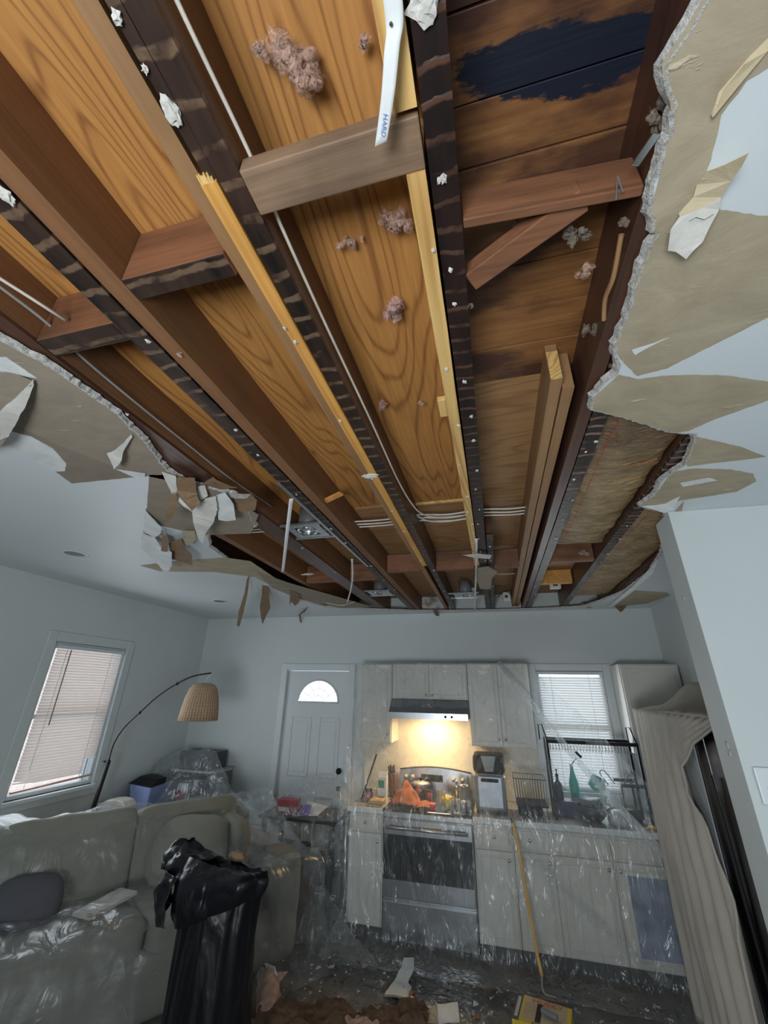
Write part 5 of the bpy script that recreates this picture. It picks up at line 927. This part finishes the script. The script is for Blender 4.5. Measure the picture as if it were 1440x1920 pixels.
for z in (.30, .70, 1.02): obj('shelf', B(-3.555 if z < 1 else -3.58, -3.045 if z < 1 else -3.0, 4.5, 4.86, z, z+.018), M['lightgrey'], t, world=True)
solo('storage_box', 'black box on top of the corner shelf', 'box', B(-3.52, -3.09, 4.54, 4.82, 1.04, 1.21), 'darkgrey', bevel=.008)
solo('storage_box', 'black drawer box on the middle of the corner shelf, right', 'box', B(-3.27, -3.06, 4.50, 4.84, .722, .96), 'darkgrey', bevel=.008)
solo('storage_box', 'grey box on the middle of the corner shelf, left', 'box', B(-3.54, -3.30, 4.50, 4.84, .722, .93), 'midgrey', bevel=.008)
t = thing('carton', 'small red and white carton leaning by the corner shelf', 'carton', (-3.33, 4.4, .72)); obj('box_body', B(-3.37, -3.25, 4.42, 4.47, .78, .93), M['white'], t, world=True); obj('red_panel', B(-3.368, -3.262, 4.415, 4.419, .78, .87), M['redbox'], t, world=True)
solo('stool', 'small dark stool holding the red and white carton', 'stool', MB().box(-3.28, -3.05, 4.20, 4.48, .76, .778).box(-3.27, -3.25, 4.21, 4.23, 0, .76).box(-3.08, -3.06, 4.21, 4.23, 0, .76).box(-3.27, -3.25, 4.45, 4.47, 0, .76).box(-3.08, -3.06, 4.45, 4.47, 0, .76).box(-3.38, -3.27, 4.40, 4.48, .76, .778), 'darkgrey')
rows = [[at_(285, 1432, 4.5), at_(330, 1408, 4.48), at_(370, 1404, 4.46), at_(405, 1407, 4.46), at_(420, 1445, 4.45)], [at_(250, 1475, 4.3), at_(305, 1455, 4.3), at_(350, 1455, 4.3), at_(390, 1450, 4.32), at_(430, 1470, 4.3)], [at_(225, 1515, 4.15), at_(290, 1500, 4.15), at_(345, 1500, 4.12), at_(375, 1500, 4.15), at_(450, 1495, 4.2)], [at_(215, 1535, 4.0), at_(280, 1535, 3.9), at_(345, 1545, 3.9), at_(400, 1560, 3.95), at_(480, 1515, 4.1)]]
solo('plastic_sheet', 'thin plastic tented from the corner shelf down to the sofa', 'plastic sheet', drape(rows, 60, 50, .02, 6, 3), 'filmmilk')
# ------------------------------------------------------------ table by the door
t = thing('side_table', 'dark table by the door loaded with boxes under plastic', 'table', (-1.95, 4.5, 0)); obj('tabletop', B(-2.35, -1.56, 4.35, 4.82, .72, .745), M['darkgrey'], t, world=True, bevel=.004)
for sx in (-2.32, -1.62):
    for sy2 in (4.38, 4.76): obj('leg', B(sx, sx+.04, sy2, sy2+.04, 0, .72), M['darkgrey'], t, world=True)
obj('lower_shelf', B(-2.28, -1.62, 4.4, 4.76, .25, .268), M['brown_wood'], t, world=True)
t = thing('product_box', 'red box with white print on the table by the door', 'box', (-2.15, 4.5, .746)); obj('box_body', B(-2.22, -2.02, 4.46, 4.58, .746, .86), M['redbox'], t, world=True); obj('white_print', B(-2.20, -2.08, 4.454, 4.459, .765, .80), M['white'], t, world=True)
solo('paper_sheet', 'white and purple leaflet on the table by the door', 'leaflet', MB().add([(-1.98, 4.42, .75), (-1.76, 4.40, .77), (-1.72, 4.58, .81), (-1.95, 4.60, .84)], [(0, 1, 2, 3)]), 'whitepaper', solid=.002)
solo('paper_sheet', 'purple folded flyer lying on the leaflet', 'leaflet', MB().add([(-1.96, 4.41, .765), (-1.84, 4.40, .768), (-1.86, 4.5, .825), (-1.93, 4.5, .83)], [(0, 1, 2, 3)]), 'purple', solid=.002)
solo('storage_box', 'dark box on the lower shelf of the table', 'box', B(-2.22, -1.92, 4.44, 4.7, .27, .48), 'darkgrey', bevel=.006); solo('storage_box', 'grey box beside the dark one under the table', 'box', B(-1.88, -1.66, 4.44, 4.7, .27, .42), 'midgrey', bevel=.006)
solo('basket', 'brown basket on the floor under the table', 'basket', MB().blob((-2.0, 4.55, .13), .2, .14, .11, .1, 2, 3), 'brown_wood')
solo('bottle', 'small bottle with a gold cap on the floor by the table', 'bottle', MB().tube([(-1.72, 4.3, 0), (-1.72, 4.3, .1), (-1.72, 4.3, .12), (-1.72, 4.3, .16)], [.025, .025, .012, .012], 12), 'black')
solo('metal_pole', 'chrome pole standing in the gap beside the narrow base cabinet', 'pole', MB().tube([(-1.43, 4.32, 0), (-1.43, 4.32, .80)], .012, 10), 'chrome')
rows = [[at_(505, 1500, 4.7), at_(560, 1470, 4.72), at_(600, 1452, 4.7), at_(640, 1465, 4.7), at_(655, 1500, 4.62)], [at_(490, 1530, 4.5), at_(545, 1505, 4.5), at_(600, 1490, 4.45), at_(640, 1500, 4.45), at_(655, 1530, 4.4)], [at_(500, 1600, 4.35), at_(550, 1590, 4.3), at_(600, 1580, 4.3), at_(630, 1590, 4.28), at_(650, 1610, 4.25)], [at_(530, 1690, 4.2), at_(570, 1690, 4.15), at_(600, 1690, 4.2), at_(630, 1690, 4.2), at_(648, 1690, 4.2)], [at_(530, 1760, 4.0), at_(570, 1750, 4.05), at_(600, 1745, 4.1), at_(630, 1745, 4.1), at_(655, 1745, 4.1)]]
for r in rows[-1:]: 
    for i, p_ in enumerate(r): r[i] = Vector((p_.x, p_.y, .03))
solo('plastic_sheet', 'crumpled plastic draped over the table by the door', 'plastic sheet', drape(rows, 60, 80, .03, 5, 6), 'filmmilk')
rows = [[at_(400, 1440, 4.4), at_(430, 1480, 4.4), at_(470, 1500, 4.4), at_(510, 1480, 4.5)], [at_(410, 1500, 4.25), at_(440, 1510, 4.25), at_(480, 1530, 4.3), at_(520, 1525, 4.4)], [at_(420, 1545, 4.1), at_(450, 1550, 4.1), at_(500, 1560, 4.15), at_(530, 1570, 4.3)]]
solo('plastic_sheet', 'hammock of plastic between the corner shelf and the table', 'plastic sheet', drape(rows, 40, 30, .02, 6, 8), 'film')
# ------------------------------------------------------------ trash bag
bag = thing('trash_bag', 'tall black trash bag standing open in front of the sofa', 'trash bag', (-1.575, 2.62, 0))
def ring(z, rx, ry, cx, k, am, n=72, tz=0, cyy=0):
    out = []
    for i in range(n):
        a = 2*PI*i/n; f = 1+am*noise.noise(Vector((math.cos(a)*2.2, math.sin(a)*2.2, z*2.2+k)))+am*.7*(1-abs(noise.noise(Vector((math.cos(a)*5, math.sin(a)*5, z*1.2+k)))*3)); out.append(Vector((cx+rx*math.cos(a)*f, cyy+ry*math.sin(a)*f, z+tz*math.cos(a)+.02*noise.noise(Vector((math.cos(a)*3, math.sin(a)*3, z))))))
    return out
rg = [ring(z, rx, ry, cx, 0, am) for z, rx, ry, cx, am in ((.004, .17, .14, .02, .1), (.05, .215, .17, .02, .12), (.2, .22, .18, .01, .10), (.4, .215, .18, .0, .10), (.6, .21, .17, -.0, .10), (.75, .205, .16, 0, .12), (.86, .215, .14, 0, .14))]
rg += [ring(.925, .235, .105, .0, 0, .12, tz=-.01), ring(.955, .235, .07, .0, 0, .2, tz=-.02), ring(.945, .20, .035, .0, 0, .3, tz=-.01), ring(.91, .17, .02, .0, 0, .3)]
n = 72; m = MB(); m.add([p_ for r in rg for p_ in r], [(i*n+j, i*n+(j+1) % n, (i+1)*n+(j+1) % n, (i+1)*n+j) for i in range(len(rg)-1) for j in range(n)]+[tuple(range(n-1, -1, -1)), tuple(10*n+j for j in range(n))]); m.sm = True
obj('bag_body', m, M['bag'], bag, sub=1)
def bp(name, rows, amp, fr, seed, label=None): return obj(name, drape([[Vector(p_) for p_ in r] for r in rows], 36, 30, amp, fr, seed, (1, 1, 1)), M['bag'], bag, solid=.004, label=label)
bp('rolled_collar', [[(-.30, -.02, .99), (-.14, -.10, .99), (.05, -.12, .975), (.20, -.11, .965), (.275, -.03, .955)], [(-.29, -.05, .93), (-.15, -.17, .93), (.04, -.19, .94), (.20, -.17, .945), (.29, -.05, .93)], [(-.28, -.08, .84), (-.14, -.20, .82), (.04, -.205, .87), (.2, -.185, .90), (.285, -.06, .89)], [(-.25, -.10, .76), (-.13, -.20, .73), (.02, -.195, .78), (.19, -.175, .84), (.27, -.07, .86)]], .012, 4, 2, 'turned-down collar')
bp('gathered_top', [[(-.14, -.14, .91), (-.30, -.12, .89), (-.42, .0, .90), (-.36, .06, .93)], [(-.14, -.12, .965), (-.31, -.10, .95), (-.45, .01, .945), (-.38, .08, .97)], [(-.12, -.06, .985), (-.27, -.05, 1.0), (-.37, .03, 1.02), (-.33, .07, 1.03)], [(-.04, .02, .985), (-.16, .04, 1.0), (-.30, .05, 1.045), (-.28, .07, 1.04)]], .018, 6, 4, 'bunched upper lip rising at the left')
bp('side_flap', [[(-.18, -.17, .92), (-.29, -.11, .92), (-.32, .0, .91)], [(-.20, -.21, .82), (-.33, -.13, .83), (-.33, 0, .84)], [(-.17, -.21, .74), (-.26, -.16, .72), (-.29, -.02, .77)]], .015, 6, 7)
obj('debris_fill', MB().blob((.03, .05, .975), .05, .025, .025, .5, 2.5, 3, 3), M['kraftD'], bag, label='bit of brown scrap showing at the rim')
# ------------------------------------------------------------ floor debris
def chips(n, x0, x1, y0, y1, mat, name, label, smin=.004, smax=.014, z=.03):
    m = MB(); rnd = random.Random(n)
    for i in range(n):
        s_ = rnd.uniform(smin, smax); c = Vector((rnd.uniform(x0, x1), rnd.uniform(y0, y1), z+s_*.3)); vs = [c+Vector((rnd.uniform(-1, 1)*s_, rnd.uniform(-1, 1)*s_, rnd.uniform(-.4, .5)*s_)) for _ in range(6)]
        m.add(vs, [(0, 1, 2), (0, 2, 3), (1, 2, 4), (3, 4, 5), (0, 1, 5), (2, 3, 4)])
    return tag(obj(name, m, M[mat]), label, 'debris', kind='stuff')
chips(420, -2.0, 1.0, 3.0, 4.05, 'whiteboard', 'plaster_crumbs', 'white plaster crumbs scattered over the plastic on the floor')
chips(40, -1.6, .9, 3.3, 4.0, 'gyp', 'plaster_crumbs', 'larger pale plaster crumbs on the floor', .014, .03)
chips(90, -1.4, .2, 3.2, 3.9, 'brown_wood', 'paper_crumbs', 'brown paper and wood crumbs on the floor', .01, .03)
def fl(label, pts, mat, name='drywall_scrap', cat='drywall scrap', th=.012, z=.035):
    v = rough([P(x, y, Z=z+dz) for x, y, dz in pts], .03, .004); m = MB(); bm = bmesh.new(); f_ = bm.faces.new([bm.verts.new(p_) for p_ in v]); bmesh.ops.triangulate(bm, faces=[f_]); bm.verts.index_update(); m.add([p_.co.copy() for p_ in bm.verts], [tuple(a.index for a in g.verts) for g in bm.faces]); bm.free(); return tag(obj(name, m, M[mat], solid=th), label, cat)
fl('long white curved drywall strip lying on the floor in front of the stove', [(757, 1797, .03), (776, 1797, .03), (776, 1815, .02), (765, 1845, 0), (772, 1852, 0), (768, 1862, 0), (777, 1876, 0), (742, 1868, 0), (720, 1866, 0), (738, 1842, 0), (752, 1815, .02)], 'whitepaper')
fl('folded white scrap at the bottom middle of the picture', [(818, 1885, .03), (858, 1880, .05), (862, 1915, .02), (820, 1918, .0)], 'whiteboard')
fl('tan scrap attached to the folded white one', [(812, 1886, .04), (820, 1884, .03), (822, 1918, .0), (795, 1915, .02), (800, 1898, .03)], 'kraft')
fl('small beige wedge standing right of the bag', [(510, 1855, .0), (518, 1842, .03), (519, 1878, .0), (508, 1878, 0)], 'kraft')
fl('white pointed chip above the pink piece', [(497, 1806, .14), (515, 1812, .14), (518, 1830, .11), (503, 1825, .10)], 'whiteboard')
m = drape([[P(480, 1950, Z=.02), P(500, 1940, Z=.04), P(520, 1930, Z=.02)], [P(482, 1890, Z=.06), P(505, 1885, Z=.09), P(522, 1880, Z=.05)], [P(484, 1840, Z=.10), P(505, 1838, Z=.13), P(524, 1845, Z=.10)], [P(488, 1820, Z=.12), P(512, 1822, Z=.15), P(540, 1822, Z=.13)]], 20, 20, .018, 9, 3); solo('insulation_scrap', 'pinkish brown insulation scrap leaning by the black bag', 'insulation scrap', m, 'pinkdull', solid=.012)
for i, (x, y, rx, lab, mt_) in enumerate(((555, 1893, .17, 'reddish brown crumpled insulation mat at the bottom left of the floor', 'mat'), (640, 1890, .13, 'torn tan paper tuft at the bottom of the picture', 'mat'), (590, 1925, .2, 'brown debris mound at the bottom edge beside the bag', 'mat'), (730, 1905, .14, 'brown crumpled scrap left of the folded white one', 'mat'), (780, 1890, .09, 'small brown clump beside the long white strip', 'mat'), (690, 1925, .15, 'dusty pink clump at the bottom edge', 'pinkdull'))):
    c = P(x, y, Z=.04)+Vector((0, -.16, 0)); rows = [[c+Vector(((a-1.5)*rx*.7, (b-1.5)*.09, .01+.045*math.sin(PI*(a+.5)/4)*math.sin(PI*(b+.5)/4)+.03*noise.noise(Vector((a, b, i*3))))) for a in range(4)] for b in range(4)]
    solo('insulation_scrap', lab, 'insulation scrap', drape(rows, 30, 24, .022, 10, i*5, (1, 1, 1)), mt_, solid=.006)
# bag carton
A_, B_, D_ = P(972, 1861, Z=.17), P(1073, 1892, Z=.17), P(942, 1902, Z=.17)
ang = math.atan2(B_.y-A_.y, B_.x-A_.x); bx = thing('bag_carton', 'yellow carton of contractor bags with red lettering on the floor', 'box', (A_.x, A_.y, 0), ang)
L_ = (B_-A_).length; W_ = (D_-A_).length
obj('box_body', B(0, L_, -W_*1.0, 0, .03, .17), M['yellow'], bx, bevel=.002); obj('side_label', B(.006, L_-.006, -W_-.0015, -W_-.0001, .05, .15), M['whitepaper'], bx)
obj('end_strip', B(-.0, .035, -W_, 0, .1702, .171), M['darkgrey'], bx); obj('end_print', B(.008, .026, -W_+.03, -.03, .1712, .1716), M['lightgrey'], bx, label='grey print along the dark strip')
obj('picture_panel', B(.05, L_-.025, -W_+.03, -.008, .1702, .1708), M['kraft'], bx); obj('perforated_opening', B(.12, .15, -W_+.03, -.05, .1709, .1716), M['black'], bx)
MW = Matrix.Translation((A_.x, A_.y, 0)) @ Matrix.Rotation(ang, 4, 'Z')
text('HUSKY', .055, 'red_ink', bx, MW @ Matrix.Translation((.04+(L_-.04)/2, -.035, .1718)), label='bold red lettering'); text('CONTRACTOR', .02, 'black', bx, MW @ Matrix.Translation((L_/2+.02, -W_+.015, .1718)))
kn = MB().bar(Vector((A_.x, A_.y, .19)) + Matrix.Rotation(ang, 3, 'Z') @ Vector((.15, -.13, 0)), Vector((A_.x, A_.y, .185)) + Matrix.Rotation(ang, 3, 'Z') @ Vector((.24, -.15, 0)), .03, .02); tag(obj('utility_knife', kn, M['midgrey'], bevel=.006), 'grey utility knife lying on the yellow carton', 'knife')
# ------------------------------------------------------------ fridge under drop cloth
t = thing('refrigerator', 'black refrigerator half hidden behind the partition and cloth', 'refrigerator', (1.36, 2.85, 0)); obj('cabinet_body', B(1.10, 1.655, 2.40, 3.30, .02, 1.74), M['darkgrey'], t, world=True, bevel=.01)
obj('door_panel', B(1.055, 1.098, 2.40, 2.83, .03, 1.74), M['black_side'], t, world=True, bevel=.008); obj('door_panel', B(1.055, 1.098, 2.84, 3.30, .03, 1.74), M['black_side'], t, world=True, bevel=.008)
obj('grey_mesh_panel', B(1.046, 1.053, 2.96, 3.29, .05, 1.70), M['lightgrey'], t, world=True); obj('door_handle', MB().bar((1.046, 2.80, .6), (1.035, 2.80, 1.5), .012, .02, (0, 1, 0)), M['black'], t, world=True, bevel=.004)
def clothp(u, v):
    ytop, ybot = 4.16, 4.12
    z = 1.775*(1-v); hem = [(0, 2.40), (.03, 2.62), (.08, 2.90), (.145, 3.06), (.20, 3.08), (.31, 2.96), (.52, 2.84), (.65, 2.82), (1, 2.80)]
    for (a, ya), (b, yb) in zip(hem, hem[1:]):
        if a <= v <= b: ym = ya+(yb-ya)*(v-a)/(b-a); break
    y = ym+(ytop-ym)*u; fold = .018*math.sin(y*26+1.2*math.sin(v*3))+.010*math.sin(y*57+v*2)
    fold *= min(1, .25+v*2.2); x = 1.018+.07*u+fold-.03*max(0, v-.05)*(1-u)+.006*noise.noise(Vector((y*8, z*4, 0)))
    return Vector((x, y+.012*math.sin(z*3), z))
t = thing('drop_cloth', 'grey-beige canvas drop cloth hung over the refrigerator with deep folds', 'cloth', (1.05, 3.5, 0)); obj('hanging_side', MB().grid(clothp, 110, 60), M['cloth'], t, world=True, solid=.003)
def topc(u, v):
    a = clothp(u, 0); y = a.y; z = 1.775+.02*math.sin(v*9+u*5)+(.17*math.exp(-((y-3.5)/.35)**2)*min(1, v*2.2))+.012*noise.noise(Vector((y*9, v*6, 2))); return Vector((a.x+(1.64-a.x)*v, y, z if v > 0 else 1.775))
obj('top_layer', MB().grid(topc, 60, 24), M['cloth'], t, world=True, solid=.003)
obj('rolled_hem', MB().tube([clothp(0, k/40)+Vector((-.003, 0, 0)) for k in range(41)], .007, 6), M['cloth'], t, world=True)
t = thing('pantry_unit', 'dark tall unit under the drop cloth next to the counter', 'cabinet', (1.4, 3.75, 0)); obj('cabinet_body', B(1.13, 1.655, 3.32, 4.12, .02, 1.74), M['darkgrey'], t, world=True, bevel=.01)
# outlet and corner chips on the partition
t = thing('wall_switch', 'white wall plate with a round socket on the bright partition wall', 'outlet', (1.0, 2.168, 1.5)); obj('plate', B(.952, 1.075, 2.160, 2.1695, 1.50, 1.625), M['trim'], t, world=True, bevel=.005)
m = MB(); m.lathe([(.017, 0), (.021, .003), (.024, 0)], n=28, cap=False); m.v = [Vector((1.0+v.x, 2.160-v.z, 1.55+v.y)) for v in m.v]; obj('round_socket', m, M['trim'], t, world=True)
for z in (1.66, 1.69, 2.31): solo('plaster_chip', {1.66: 'white chipped plaster on the partition end, lower of the pair', 1.69: 'white chipped plaster on the partition end, upper of the pair', 2.31: 'small chip high on the partition end'}[z], 'plaster chip', MB().blob((.9185, 2.24 if z < 2 else 2.26, z), .002, .010, .014, .5, 2, 2, z), 'whiteboard')
